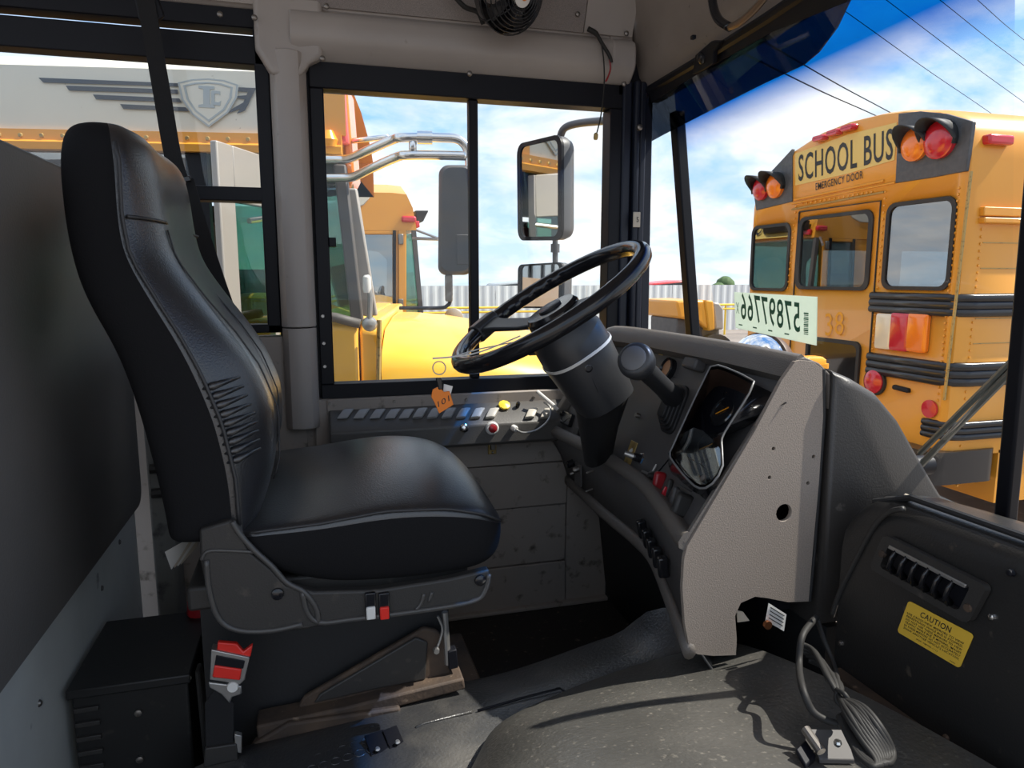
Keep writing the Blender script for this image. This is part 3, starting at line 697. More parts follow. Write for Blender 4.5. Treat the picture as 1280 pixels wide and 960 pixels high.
# ------------------------------------------------------------------ driver's seat
seat = thing('driver_seat', "high-back black vinyl driver's seat on a suspension pedestal", 'seat', (.03, 1.36, .0))
ZB = [.575, .607, .67, .756, .828, .881, .943, .998, 1.052, 1.126, 1.17]
XB = [-.222, -.223, -.231, -.245, -.260, -.278, -.307, -.318, -.324, -.325, -.318]
XS = [-.112, -.114, -.115, -.129, -.152, -.175, -.207, -.234, -.240, -.238, -.244]
XF = [-.098, -.080, -.058, -.055, -.080, -.112, -.158, -.193, -.205, -.210, -.220]
YN0, YF0 = 1.10, 1.60
def two_tone(o, n, js):
    """fabric side panels: the ring segments js of an n-sided loft"""
    o.data.materials.append(K['vinyl_side'])
    for i, p_ in enumerate(o.data.polygons):
        if len(p_.vertices) == 4 and i % n in js: p_.material_index = 1
    return o
def bring(z, shrink=0.0, dz=0.0, ys=0.0):
    b, s_, f_ = interp(z, ZB, XB), interp(z, ZB, XS), interp(z, ZB, XF)
    mid = (b+s_)/2
    b, s_, f_ = [mid+(q-mid)*(1-shrink) for q in (b, s_, f_)]
    taper = .0 if z < .95 else .012*(z-.95)/.2
    y0, y1 = YN0+taper+ys, YF0-taper-ys
    z += dz
    dish = .012 if z < .95 else .006
    P = [(b, y0+.05), (b+.004, y0+.012), (b+.02, y0), ((b+s_)/2, y0-.004), (s_-.006, y0), (s_+.004, y0+.006), (f_*.55+s_*.45, y0+.035), (f_, y0+.085), (f_-dish, y0+.17), (f_-dish*1.2, (y0+y1)/2), (f_-dish, y1-.17), (f_, y1-.085), (f_*.55+s_*.45, y1-.035), (s_+.004, y1-.006), (s_-.006, y1), ((b+s_)/2, y1+.004), (b+.02, y1), (b+.004, y1-.012), (b, y1-.05), (b-.004, (y0+y1)/2)]
    return [Vector((x, y, z)) for x, y in P]
zs = [.578, .60, .64, .68, .72, .76, .80, .84, .88, .92, .96, 1.0, 1.04, 1.08, 1.12, 1.15]
rg = [bring(.578, .25, -.006, .02)]+[bring(z) for z in zs]+[bring(1.15, .10, .020, .012), bring(1.15, .32, .034, .035), bring(1.15, .72, .040, .09)]
two_tone(M().loft(rg).build('backrest', K['vinyl'], seat, sub=2), 20, (0, 1, 2, 3, 14, 15, 16, 17))
def bfront(y, z):
    """front surface of the backrest"""
    s_, f_ = interp(z, ZB, XS), interp(z, ZB, XF)
    e = min(abs(y-YN0), abs(YF0-y)); return Vector((interp(e, [0, .006, .035, .085, .17, .25], [s_, s_+.004, f_*.55+s_*.45, f_, f_-.010, f_-.012]), y, z))
seam = [(s_x, YN0-.002, z) for s_x, z in [(interp(z, ZB, XS)-.002, z) for z in np.linspace(.60, 1.15, 24)]]
M().tube(seam, .0028, 6).build('side_piping', K['stitch'], seat, smooth=180)
M().tube([bfront(y, interp(y, [1.10, 1.35, 1.6], [1.052, 1.050, 1.045]))+Vector((.001, 0, 0)) for y in np.linspace(1.104, 1.596, 18)], .0026, 6).build('cross_seam', K['stitch'], seat, smooth=180)
for yy in (1.20, 1.40):
    M().tube([bfront(yy, z)+Vector((.0006, 0, 0)) for z in np.linspace(.64, 1.04, 24)], .0014, 6).build('face_seam', K['stitch'], seat, smooth=180)
# gathered pleats along the near bolster
for k in range(9):
    z = .70+.014*k; a = bfront(1.103, z); b2 = bfront(1.135, z+.008)
    M().tube([a+Vector((-.012, .0, -.004)), a+Vector((.003, -.001, 0)), b2+Vector((.003, 0, 0))], [.0020, .0062, .0020], 8).build('pleat', K['vinyl'], seat, smooth=180)
# cushion
XC = [-.13, -.10, .0, .10, .20, .26, .295, .312]
ZTn = [.585, .592, .596, .607, .602, .585, .565, .548]      # near top edge
ZCr = [.590, .600, .622, .648, .650, .625, .590, .556]      # crown
ZBt = [.545, .530, .487, .478, .478, .482, .495, .520]
YIN = [.01, 0, 0, 0, 0, .008, .025, .07]
def cring(x, sh=0):
    zn, zc, zb, yi = interp(x, XC, ZTn), interp(x, XC, ZCr), interp(x, XC, ZBt), interp(x, XC, YIN)
    y0, y1 = YN0-.01+yi, YF0+.01-yi; ym = (y0+y1)/2
    P = [(y0+.03, zb), (y0+.004, zb+.006), (y0-.004, (zb+zn)/2), (y0, zn-.006), (y0+.006, zn+.002), (y0+.05, zn+(zc-zn)*.35), (y0+.14, zn+(zc-zn)*.85), (ym, zc), (y1-.14, zn+(zc-zn)*.85), (y1-.05, zn+(zc-zn)*.35), (y1-.006, zn+.002), (y1, zn-.006), (y1+.004, (zb+zn)/2), (y1-.004, zb+.006), (y1-.03, zb), (ym, zb)]
    if sh: P = [(ym+(y-ym)*(1-sh*.4), (zb+zn)/2+(z-(zb+zn)/2)*(1-sh)) for y, z in P]
    return [Vector((x, y, z)) for y, z in P]
rg = [cring(-.13, .5)]+[cring(x) for x in (-.125, -.08, -.03, .02, .07, .12, .17, .22, .26, .29)]+[cring(.305, .05), cring(.314, .5)]
two_tone(M().loft(rg).build('cushion', K['vinyl'], seat, sub=2), 16, (0, 1, 2, 11, 12, 13))
M().tube([(x, YN0-.012+interp(x, XC, YIN), interp(x, XC, ZTn)-.002) for x in np.linspace(-.10, .295, 24)], .0026, 6).build('cushion_piping', K['stitch'], seat, smooth=180)
# plastic side shield with raised ribs
ys = 1.083
shp = [(249, 662), (290, 650), (300, 662), (312, 690), (340, 712), (358, 732), (392, 740), (470, 738), (560, 724), (612, 712), (614, 730), (604, 748), (585, 757), (520, 765), (430, 775), (385, 787), (330, 793), (285, 790), (268, 772), (257, 735), (250, 700)]
SH = [at(px, py, y=ys) for px, py in shp]
M().prism(SH, (0, .02, 0)).build('side_shield', K['plastic'], seat, bevel=.004)
def rib(pxs, r=.0045, closed=False, n=4):
    M().tube(smooth_pts([at(px, py, y=ys) for px, py in pxs], n, closed), r, 8, closed=closed).build('shield_rib', K['ridge'] if not closed else K['plastic'], seat, smooth=180)
rib([(290, 652), (300, 668), (318, 688), (340, 708), (358, 728), (380, 740), (395, 760), (398, 778)])
rib([(252, 700), (258, 690), (275, 688), (318, 690)], .003)
rib([(258, 700), (262, 740), (275, 775), (300, 788), (340, 788), (378, 780)])
rib([(378, 740), (384, 765), (400, 778), (440, 774), (520, 764), (590, 752), (606, 738), (611, 718)])
rib([(530, 742), (526, 755), (520, 762)], .0035); rib([(540, 740), (536, 752)], .003)
for px, py in ((347, 742), (600, 725)):
    M().lathe([(.010, -.002), (.009, .004), (.005, .006)], at(px, py, y=ys), (0, -1, 0), 14).build('bolt', K['gloss'], seat)
for px, m, lab in ((463, 'white', 'white rocker'), (480, 'red', 'red rocker')):
    p = at(px, 756, y=ys)
    o = M().box(p.x-.0085, p.x+.0085, ys-.006, ys+.002, p.z-.022, p.z+.022).build('rocker_switch', K['gloss'], seat, bevel=.002)
    o2 = M().box(p.x-.0072, p.x+.0072, ys-.010, ys-.004, p.z-.021, p.z+.000).build('rocker_half', K[m], o, bevel=.002); o2.location = (0, 0, 0)
# pan and suspension pedestal
M().box(-.20, .24, 1.12, 1.58, .46, .50).build('seat_pan', K['plastic'], seat, bevel=.006)
yb = 1.20
def plate(pxs, y, th, name, m, bev=.003): return M().prism([at(px, py, y=y) for px, py in pxs], (0, th, 0)).build(name, K[m], seat, bevel=bev)
plate([(372, 885), (380, 872), (530, 785), (545, 788), (560, 800), (565, 855), (500, 868), (390, 890)], yb, .012, 'linkage_plate', 'rust', .004)
plate([(392, 880), (400, 868), (520, 797), (535, 803), (532, 850), (470, 862)], yb-.006, .006, 'linkage_web', 'plastic', .003)
plate([(300, 830), (345, 835), (445, 780), (470, 775), (455, 795), (350, 850), (320, 850)], yb+.04, .012, 'rear_link', 'rust', .004)
M().box(-.20, .225, 1.23, 1.52, .10, .47).build('bellows_core', K['rubber'], seat)
for k in range(7):
    z = .17+.042*k; M().loft([rrect((.012, 1.375, z+dz), Vector((.205*s, 0, 0)), Vector((0, .135*s, 0)), .03) for dz, s in ((-.018, .96), (0, 1.04), (.018, .96))]).build('bellows_fold', K['rubber'], seat)
plate([(320, 908), (430, 885), (580, 848), (582, 862), (430, 902), (322, 925)], yb-.03, .05, 'base_flange', 'rust', .004)
plate([(318, 930), (360, 905), (500, 885), (505, 905), (400, 930), (330, 960), (300, 960)], yb-.04, .02, 'base_rail', 'rust', .004)
p = at(550, 800, y=yb-.01)
M().tube([at(556, 765, y=yb), at(558, 800, y=yb), at(560, 830, y=yb)], .006, 8).build('adjuster_rod', K['steel'], seat)
M().tube(smooth_pts([at(547, 770, y=yb-.01), at(553, 785, y=yb-.01), at(550, 800, y=yb-.01), at(545, 812, y=yb-.01)], 4), .0025, 6).build('air_line', K['steel'], seat)
M().lathe([(.006, 0), (.005, .008)], at(545, 812, y=yb-.014), (0, -1, 0), 10).build('fitting', K['steel'], seat)
plate([(560, 815), (571, 812), (573, 835), (561, 838)], yb-.01, .02, 'stop_bracket', 'black', .002)
M().box(-.20, .32, 1.17, 1.58, 0, .12).build('pedestal', K['rust'], seat, bevel=.006)
# folded paper tucked below the backrest
tp = thing('folded_papers', 'crumpled white papers tucked under the seat back', 'papers', at(215, 700, y=1.2))
for k in range(4):
    a = at(206+k*5, 690-k*2, y=1.2+.008*k); b = at(238+k*3, 672+k*2, y=1.24+.008*k); c = at(214+k*4, 712-k*2, y=1.2+.008*k)
    M().prism([a, b, b+Vector((-.004, 0, -.010)), c], (.001, .003, 0)).build('sheet', K['white'] if k % 2 == 0 else K['trim'], tp)

# ------------------------------------------------------------------ seat belt
sb = thing('seat_belt', 'black shoulder belt hanging from the header behind the seat', 'seat belt', at(280, 388, y=1.70))
yb2 = 1.74
M().strap(smooth_pts([at(180, -12, y=yb2), at(190, 45, y=yb2), at(203, 120, y=yb2), at(216, 195, y=yb2), at(226, 228, y=yb2)], 3), (1, 0, 0), .035, .003).build('upper_webbing', K['web'], sb)
M().strap(smooth_pts([at(226, 226, y=yb2), at(245, 290, y=yb2-.02), at(268, 360, y=yb2-.04), at(300, 450, y=yb2-.06)], 3), (1, 0, 0), .054, .003).build('lower_webbing', K['web'], sb)
M().prism([at(166, -10, y=yb2+.004), at(196, -10, y=yb2+.004), at(206, 20, y=yb2+.004), at(192, 30, y=yb2+.004), at(174, 26, y=yb2+.004)], (0, .01, 0)).build('anchor_cover', K['black'], sb, bevel=.004)
c = at(226, 225, y=yb2-.004)
M().obox(c, Vector((.020, 0, .004)), Vector((0, .004, 0)), Vector((-.001, 0, .006))).build('slide_loop', K['gloss'], sb, bevel=.002)
M().lathe([(.006, 0), (.005, .006)], at(229, 228, y=yb2-.008), (0, -1, 0), 12).build('stop_button', K['steel'], sb)
# buckle standing up beside the heater
yk = 1.12
bk = thing('belt_buckle', 'red-button seat belt buckle standing on a black webbing stub', 'belt buckle', at(285, 955, y=yk))
def bkp(pxs, dy, th, n, m, bev=.0015): return M().prism([at(px, py, y=yk+dy) for px, py in pxs], (0, th, 0)).build(n, K[m], bk, bevel=bev)
bkp([(264, 812), (312, 822), (306, 850), (300, 856), (262, 850)], 0, .022, 'buckle_body', 'steel')
bkp([(270, 820), (306, 827), (304, 836), (268, 832)], -.003, .004, 'latch_slot', 'black', .0005)
bkp([(268, 832), (302, 837), (300, 851), (265, 847)], -.005, .006, 'release_button', 'red', .002)
bkp([(272, 803), (296, 805), (304, 815), (316, 806), (313, 822), (271, 815)], .004, .010, 'red_guard', 'red', .002)
bkp([(260, 853), (302, 858), (302, 868), (290, 872), (287, 880), (276, 868), (262, 860)], .004, .006, 'tongue_plate', 'steel', .002)
M().lathe([(.009, 0), (.008, .004)], at(291, 858, y=yk+.002), (0, -1, 0), 14).build('rivet', K['white'], bk)
bkp([(268, 862), (280, 868), (292, 880), (292, 935), (257, 938), (256, 880)], .008, .006, 'webbing_stub', 'web', .001)
bkp([(256, 936), (296, 930), (298, 950), (254, 960)], .002, .012, 'end_sleeve', 'plastic', .002)
bkp([(293, 918), (302, 920), (302, 942), (294, 940)], .004, .010, 'anchor_bracket', 'steel', .001)

# ------------------------------------------------------------------ barrier behind the seat
XBAR = -.40
br = thing('barrier_panel', 'tall padded charcoal barrier behind the seat on a scuffed aluminium sheet', 'barrier', (XBAR, 1.3, 0))
M().loft([rrect((x, 1.30, .80), Vector((0, .50*s, 0)), Vector((0, 0, .36*s)), .04) for x, s in ((XBAR-.05, 1), (XBAR-.008, 1), (XBAR, .985))]).build('padded_panel', K['padgrey'], br, smooth=50)
M().box(XBAR-.03, XBAR-.020, .70, 1.80, .0, .45).build('metal_sheet', K['sheet'], br, bevel=.002)
M().tube([(XBAR-.045, .80, 1.165), (XBAR-.045, 1.80, 1.155)], .012, 10).build('top_tube', K['black'], br)
M().loft([[Vector((XBAR+.010+dx, 1.81+dy, z)) for dx, dy in ((0, 0), (.05, .0), (.06, .03), (.05, .06), (0, .06))] for z in (.12, 1.0)]).build('stanchion', mat('grey_stanchion', (.17, .17, .16), .5, dirt=(20, (.06, .06, .06), .6, .1)), br, bevel=.006)
for z in (.46, .52): M().tube([(XBAR+.02, 1.80, z), (-.12, 1.80, z)], .012, 8).build('cross_tube', K['plastic'], br)
for y, z in ((1.15, .33), (1.5, .36), (1.65, .40)): M().lathe([(.006, 0), (.004, .003)], (XBAR-.02, y, z), (1, 0, 0), 10).build('screw', K['bolt'], br)
# heater box
hx = thing('heater_box', 'low black heater box with louvred end beside the barrier', 'heater', (-.31, 1.33, 0))
M().box(-.405, -.228, 1.235, 1.47, .0, .285).build('case', K['heater'], hx, bevel=.004)
M().box(-.410, -.222, 1.225, 1.475, .285, .302).build('lid', K['heater'], hx, bevel=.003)
for k in range(7):
    z = .262-.026*k; M().box(-.402, -.365, 1.229, 1.236, z-.004, z+.004).build('louvre', K['plastic'], hx, bevel=.001)
for px, py in ((151, 858), (173, 891), (175, 949), (235, 847)):
    M().lathe([(.006, -.002), (.006, .003), (.003, .004)], at(px, py, y=1.232), (0, -1, 0), 12).build('screw', K['bolt'], hx)
hose = []
for k in range(5):
    M().tube([(-.212, 1.235+.006*k, .30-.0*k), (-.208+.004*k, 1.23+.006*k, .15), (-.20, 1.23+.006*k, 0)], .004, 6).build('sleeve_strand', K['cable'], hx)
rd = M().lathe([(.02, 0), (.024, .01), (.022, .035), (.012, .04)], at(250, 770, y=1.46), (0, 0, 1), 14).build('red_valve', K['darkred']); tag(rd, 'small dark red cap behind the heater box', 'cap')

# ------------------------------------------------------------------ engine cover and worn mat
ec = thing('engine_cover', 'worn black rubber engine cover domed beside the driver footwell', 'engine cover', (.4, 1.0, 0))
E1 = [at(200, 980, z=.19), at(300, 935, z=.195), at(430, 897, z=.20), at(540, 862, z=.20), at(640, 838, z=.20), at(740, 803, z=.21), at(775, 790, z=.245), at(812, 763, z=.31), at(850, 760, z=.33)]
E1 = resample(E1, 30)
C1 = [at(480, 1100, z=.22), at(560, 1010, z=.235), at(590, 960, z=.245), at(620, 912, z=.25), at(700, 872, z=.255), at(780, 842, z=.262), at(850, 822, z=.28), at(905, 812, z=.30)]
C1 = resample(C1, 30)
M().grid([[Vector((e.x, e.y+.01, 0)), Vector((e.x, e.y+.008, e.z-.02)), e, e.lerp(c, .12)+Vector((0, 0, .004)), e.lerp(c, .5), c+Vector((0, 0, -.006)), c+Vector((.01, -.03, -.03))] for e, c in zip(E1, C1)]).build('floor_mat', K['mat'], ec, smooth=60)
rows = []
for i, c in enumerate(C1):
    t = i/29
    near = Vector((.05+.75*t, .30, .36))
    rows.append([c+Vector((.004, .004, -.03)), c+Vector((.002, 0, .008)), c+Vector((.004, -.012, .022))]+[c.lerp(near, k)+Vector((0, 0, .030+.075*math.sin(k*math.pi)*(.4+.6*math.sin(math.pi*min(1, t+.15))))) for k in (.12, .3, .5, .7, .85)]+[near, near+Vector((0, -.02, -.36))])
M().grid(rows).build('dome', K['dome'], ec, smooth=80, sub=1)
# moulded rib lines on the mat
def on_mat(px, py, h=0):
    best = None
    d = ray(px, py).normalized(); loc, n, i, _ = bm_mat.ray_cast(CAM, d); loc = loc or at(px, py, z=.225); return loc+Vector((0, 0, h))
mv = [q for e, c in zip(E1, C1) for q in (e, e.lerp(c, .5), c)]
bm_mat = BVHTree.FromPolygons([tuple(v) for v in mv], [(3*i+j, 3*i+j+1, 3*i+j+4, 3*i+j+3) for i in range(29) for j in range(2)])
M().tube([on_mat(*q, .001) for q in ((597, 889), (650, 874), (700, 861), (705, 865), (708, 877))], .0022, 6).build('moulded_line', K['black'], ec, smooth=180)
M().tube([on_mat(*q, .001) for q in ((520, 910), (530, 905), (590, 890))], .0022, 6).build('moulded_line', K['mat'], ec, smooth=180)
# raised coin pattern
for r_ in range(4):
    for c_ in range(7):
        px, py = 372+c_*15+r_*6, 950-c_*5+r_*10-18
        if px > 470: continue
        try: p = on_mat(px, py, .001)
        except Exception: continue
        M().tube([p+Vector((.0085*math.cos(t), .0085*math.sin(t), .0)) for t in [2*math.pi*k/14 for k in range(14)]], .0016, 5, closed=True).build('coin', K['mat'], ec, smooth=180)
# latch well in the mat
p = on_mat(480, 930, .002)
lw = thing('cover_latch', 'black metal hinge latch set into the rubber mat', 'latch', p)
for (px, py, a, b_) in ((472, 932, .016, .022), (492, 925, .012, .020)):
    q = on_mat(px, py, .003); M().obox(q, Vector((a, .004, 0)), Vector((-.004, b_, .004)), Vector((0, 0, .003))).build('leaf', K['gloss'], lw, bevel=.001)
for px, py in ((470, 926), (472, 941), (497, 932), (495, 918)):
    q = on_mat(px, py, .006); M().lathe([(.0045, 0), (.003, .003)], q, (0, 0, 1), 10).build('rivet', K['steel'], lw)

# ------------------------------------------------------------------ front panel right of the cowl
XP = .80
rp = thing('lower_dash_panel', 'black lower dash panel with rounded top ledge and a slotted vent', 'dash panel', (XP, .55, .25))
pp = []
ledge = [(XP+.0, .23), (XP+.0, .595), (XP+.004, .622), (XP+.016, .638), (XP+.034, .645), (XP+.10, .640), (1.03, .60), (1.03, .23)]
def lring(y, zt=0, dx=0): return [Vector((x+dx, y, z+(zt if z > .5 else 0))) for x, z in ledge]
M().loft([lring(.895, -.05), lring(.875, -.025), lring(.85, -.006), lring(.82), lring(.30, .01)]).build('panel', mat('black_textured_panel', (.020, .019, .018), .36, bump=(350, .25), dirt=(35, (.10, .08, .06), .66, .12)), rp, smooth=50)
M().tube([(XP+.022, .86, .628), (XP+.030, .80, .652), (XP+.030, .30, .660)], .005, 8).build('ledge_seal', K['rubber'], rp)
M().tube([(XP+.060, .84, .640), (XP+.062, .30, .652)], .004, 8).build('ledge_bead', K['trim'], rp)
# recess edge
M().tube(smooth_pts([at(1040, 770, x=XP-.001), at(1050, 740, x=XP-.001), at(1075, 690, x=XP-.001), at(1095, 655, x=XP-.001), at(1112, 640, x=XP-.001), at(1130, 636, x=XP+.002)], 4), .004, 8).build('recess_edge', K['plastic'], rp, smooth=180)
# vent
vtr = thing('panel_vent', 'slotted black air vent with a pale top blade above the caution sticker', 'vent', at(1168, 720, x=XP))
n = Vector((-1, 0, 0)); q = [at(px, py, x=XP-.002) for px, py in ((1112, 676), (1232, 738), (1218, 770), (1098, 704))]
cvt = sum(q, Vector())/4; uu = ((q[1]-q[0])+(q[2]-q[3]))/4; vv = ((q[0]-q[3])+(q[1]-q[2]))/4
frame_ring(rrect(cvt, uu*1.06, vv*1.5, .010), rrect(cvt-uu*.02, uu*.84, vv*.98, .006), n*.010).build('bezel', K['plastic'], vtr, smooth=30)
M().prism(rrect(cvt-uu*.02, uu*.84, vv*.98, .006), -n*.012).build('throat', K['black'], vtr)
M().obox(cvt+vv*.86+n*.009-uu*.04, uu*.80, vv*.14, n*.003).build('pale_blade', K['steel'], vtr, bevel=.001)
for k in range(6):
    c = cvt+uu*(-.62+.24*k)
    M().tube([c-vv*1.0+n*.004+uu*.04, c-vv*.4+n*.015, c+vv*.3+n*.015-uu*.02, c+vv*.8+n*.006-uu*.06], (.0022, .006), 6, flat=(0, 1, 0)).build('slat', K['gloss'], vtr, smooth=180)
for s, z in ((1, -.4), (-.96, .1)): M().lathe([(.006, .008), (.005, .013)], cvt+uu*s*.95+vv*z, n, 10).build('screw', K['rust'], vtr)
# caution sticker
q = [at(px, py, x=XP-.0012) for px, py in ((1137, 750), (1217, 794), (1201, 835), (1121, 790))]
cs = sum(q, Vector())/4; su = ((q[1]-q[0])+(q[2]-q[3]))/4; sv = ((q[0]-q[3])+(q[1]-q[2]))/4
st = thing('caution_sticker', 'yellow CAUTION sticker with rounded corners on the black panel', 'sticker', cs)
M().prism(rrect(cs, su, sv, .005), n*.0008).build('sheet', K['yellowlab'], st)
def sline(s, x0, x1, y0, h): 
    o = cs+su*x0+sv*y0+n*.0012; text(s, o, su*(x1-x0), sv*h, 0, K['ink'], 'lettering', st, bold=.012)
sline('CAUTION', -.52, .42, .48, .32)
for k, s in enumerate(('USE CROSS-VIEW MIRRORS TO VIEW', 'PEDESTRIANS WHILE BUS IS STOPPED.', 'DO NOT USE THESE MIRRORS TO VIEW', 'TRAFFIC WHILE BUS IS MOVING. IMAGES', 'IN THESE MIRRORS DO NOT ACCURATELY', "SHOW ANOTHER VEHICLE'S LOCATION.")):
    sline(s, -.9+.01*k, .86+.01*k, .26-.175*k, .12)
sline('(REF. FMVSS-111)', -.38, .30, -.84, .10); sline('PART', .70, .86, -.92, .06)
for px, py, m in ((1264, 716, 'black'), (1241, 771, 'chrome'), (1183, 922, 'rust'), (1052, 804, 'bolt')):
    M().lathe([(.005, -.001), (.004, .004), (.002, .005)], at(px, py, x=XP), n, 10).build('screw', K[m], rp)
# trim rail along the foot of the panel
M().obox((at(1050, 845, x=XP-.012)+at(1215, 965, x=XP-.012))/2, (at(1215, 965, x=XP-.012)-at(1050, 845, x=XP-.012))*.56, Vector((.012, 0, 0)), Vector((0, 0, .006))).build('foot_rail', K['rust'], rp, bevel=.002)

# firewall gap, hanging tag, cables
M().box(.66, .80, .90, .905, .24, .44).build('x', K['black']) if False else None
fwl = struct(M().box(.83, .86, .95, YW, 0, .375).build('wall_front', K['rubber']))
hg = thing('paper_tag', 'white printed paper tag hanging in the torn dash opening', 'tag', at(970, 772, y=.93))
q = [at(px, py, y=.93) for px, py in ((961, 754), (983, 768), (980, 789), (957, 776))]
M().prism(q, (0, .001, 0)).build('card', K['white'], hg)
for k in range(4):
    a = q[0].lerp(q[3], .15+.2*k); b = q[1].lerp(q[2], .15+.2*k); M().tube([a.lerp(b, .12)+Vector((0, -.0006, 0)), a.lerp(b, .88)+Vector((0, -.0006, 0))], .0009, 4).build('print_line', K['ink'], hg)
M().lathe([(.007, 0), (.007, .006)], at(958, 780, y=.928), (0, -1, 0), 10).build('copper_lug', mat('copper', (.6, .25, .12), .35, metal=1), hg)
q = [at(px, py, y=.965) for px, py in ((921, 763), (929, 765), (937, 776), (922, 778))]
tag(M().prism(q, (0, .002, 0)).build('torn_label', K['trim']), 'small torn label inside the dash opening beside the paper tag', 'label')
cc = thing('cable_coil', 'coil of black cable hanging under the lower dash', 'cable coil', at(1080, 945, y=.70))
def cab(pxy, r=.0048):
    M().tube(smooth_pts([at(px, py, y=max(.50, y-.015-(.06 if py > 840 else .02))) for px, py, y in pxy], 6), r, 8).build('strand', K['cable'], cc, smooth=180)
cab([(1020, 772, .86), (1003, 795, .82), (999, 830, .80), (1003, 860, .78), (1015, 888, .76), (1032, 900, .75), (1048, 905, .74)])
cab([(1022, 775, .86), (1030, 800, .83), (1042, 830, .80), (1050, 862, .77), (1056, 880, .75)], .0036)
for k in range(9):
    f = k/8; j = lambda q: random.uniform(-q, q)
    cab([(1000+14*f+j(3), 806+18*f+j(3), .84), (1016+16*f, 812+22*f+j(3), .82), (1036+14*f+j(2), 846+10*f, .79), (1048+4*f, 870+2*f, .76), (1058+20*f, 894-12*f+j(1), .72), (1076+24*f, 924-16*f+j(1), .69), (1094+22*f, 950-10*f, .665+.01*f), (1090+18*f, 958-4*f, .66), (1070+14*f, 940-6*f, .685), (1048+6*f, 896-4*f, .735)], .0036+.0006*random.random())
cab([(1046, 862, .765), (1056, 868, .75), (1062, 880, .745), (1054, 884, .75), (1045, 874, .76), (1048, 860, .765)], .003)
# hinge bracket on the engine cover edge
p = at(1030, 935, z=.40)
hb = thing('metal_bracket', 'bright metal bracket on the engine cover edge', 'bracket', p)
M().obox(p+Vector((.012, 0, 0)), Vector((.022, -.004, -.002)), Vector((.004, .014, .010)), Vector((0, 0, .003))).build('leaf', K['dustyblk'], hb, bevel=.001)
M().tube([p+Vector((-.014, -.012, .006)), p+Vector((-.014, .018, .016))], .006, 10).build('knuckle', K['bolt'], hb)
M().obox(p+Vector((-.026, .0, -.004)), Vector((.012, .006, 0)), Vector((0, .010, .004)), Vector((0, 0, .004))).build('catch', K['black'], hb, bevel=.002)
M().lathe([(.005, .003), (.004, .006)], p+Vector((.02, 0, 0)), (0, 0, 1), 10).build('rivet', K['chrome'], hb)
# ------------------------------------------------------------------ overhead things
xv = .885
vis = thing('sun_visor', 'wide smoked acrylic sun visor hanging below the front header', 'sun visor', at(960, 80, x=xv))
vp0, vn = at(930, 90, x=xv), Vector((1, -.12, .35)).normalized()
V = lambda px, py: pl(px, py, vp0, vn)
vout = [(806, 172), (808, 180), (830, 168), (900, 132), (960, 102), (1003, 82), (1022, 66), (1045, 35), (1064, -5), (1000, -5), (960, 22), (880, 72), (812, 112)]
M().prism([V(*q) for q in vout], vn*.004).build('tinted_blade', K['smoke'], vis)
M().tube([V(812, 112), V(880, 72), V(960, 22), V(1000, -5), V(1060, -45)], .011, 8).build('hinge_rod', K['black'], vis)
M().prism([V(*q)+vn*-.003 for q in ((812, 112), (880, 74), (960, 26), (1010, -5), (1066, -8), (1060, 2), (965, 40), (880, 88), (840, 112), (815, 128))], vn*.003).build('hinge_strip', K['black'], vis)
vb = thing('visor_bracket', 'black visor bracket with a round bolt on the header', 'bracket', V(888, 68))
o = -vn*.01
M().prism([V(*q)+o for q in ((876, 90), (880, 65), (900, 48), (912, 48), (908, 54), (903, 60), (902, 76), (890, 84))], -vn*.012).build('plate', K['black'], vb, bevel=.002)
M().lathe([(.013, 0), (.012, .006), (.006, .010)], V(889, 69)-vn*.022, -vn, 14).build('bolt', K['gloss'], vb)
M().box(0, 0, 0, 0, 0, 0) if False else None
im = thing('header_loop', 'dark curved grab loop with a bronze lower bar on the front header', 'grab loop', at(910, 30, x=.83))
M().tube(smooth_pts([at(889, -25, x=.82), at(891, 5, x=.82), at(898, 24, x=.82), at(912, 34, x=.82)], 4), .009, 8).build('side_arm', K['gloss'], im, smooth=180)
M().tube(smooth_pts([at(912, 34, x=.82), at(925, 28, x=.82), at(945, 10, x=.82), at(965, -14, x=.82)], 4), .007, 8).build('lower_bar', mat('bronze_bar', (.25, .17, .11), .3, metal=.5), im, smooth=180)
p = at(867, 47, x=.875); tag(M().box(p.x-.006, p.x+.004, p.y-.006, p.y+.006, p.z-.004, p.z+.005).build('header_peg', K['black'], bevel=.002), 'tiny black peg on the dusty front header', 'peg')
# fan
fp = at(640, -6, y=1.70)
fan = thing('cab_fan', 'black wire-guard defroster fan under the ceiling panel', 'fan', fp)
fd = (CAM+Vector((.2, 0, .1))-fp).normalized(); fd = (Vector((.25, -.75, -.35))).normalized()
fu = fd.orthogonal().normalized(); fw = fd.cross(fu); FR = .085
for k in range(9):
    r = FR*(.22+.78*k/8); hh = .045*(1-((k/8)**2.2))
    M().tube([fp+fd*hh+fu*(r*math.cos(t))+fw*(r*math.sin(t)) for t in [2*math.pi*j/32 for j in range(32)]], .0018, 5, closed=True).build('guard_ring', K['gloss'], fan, smooth=180)
for k in range(10):
    t = 2*math.pi*k/10; e = fu*math.cos(t)+fw*math.sin(t)
    M().tube([fp+fd*.045+e*FR*.2, fp+fd*.035+e*FR*.6, fp+e*FR, fp-fd*.03+e*FR*.98], .0016, 5).build('guard_spoke', K['gloss'], fan, smooth=180)
M().lathe([(FR*.92, -.05), (FR*.96, -.03), (FR, -.004)], fp, fd, 28, cap=False).build('shroud', K['gloss'], fan, solid=.002) if False else M().lathe([(.03, -.09), (.045, -.06), (FR*.9, -.045), (FR*.98, -.01)], fp, fd, 28, cap=False).build('shroud', K['gloss'], fan)
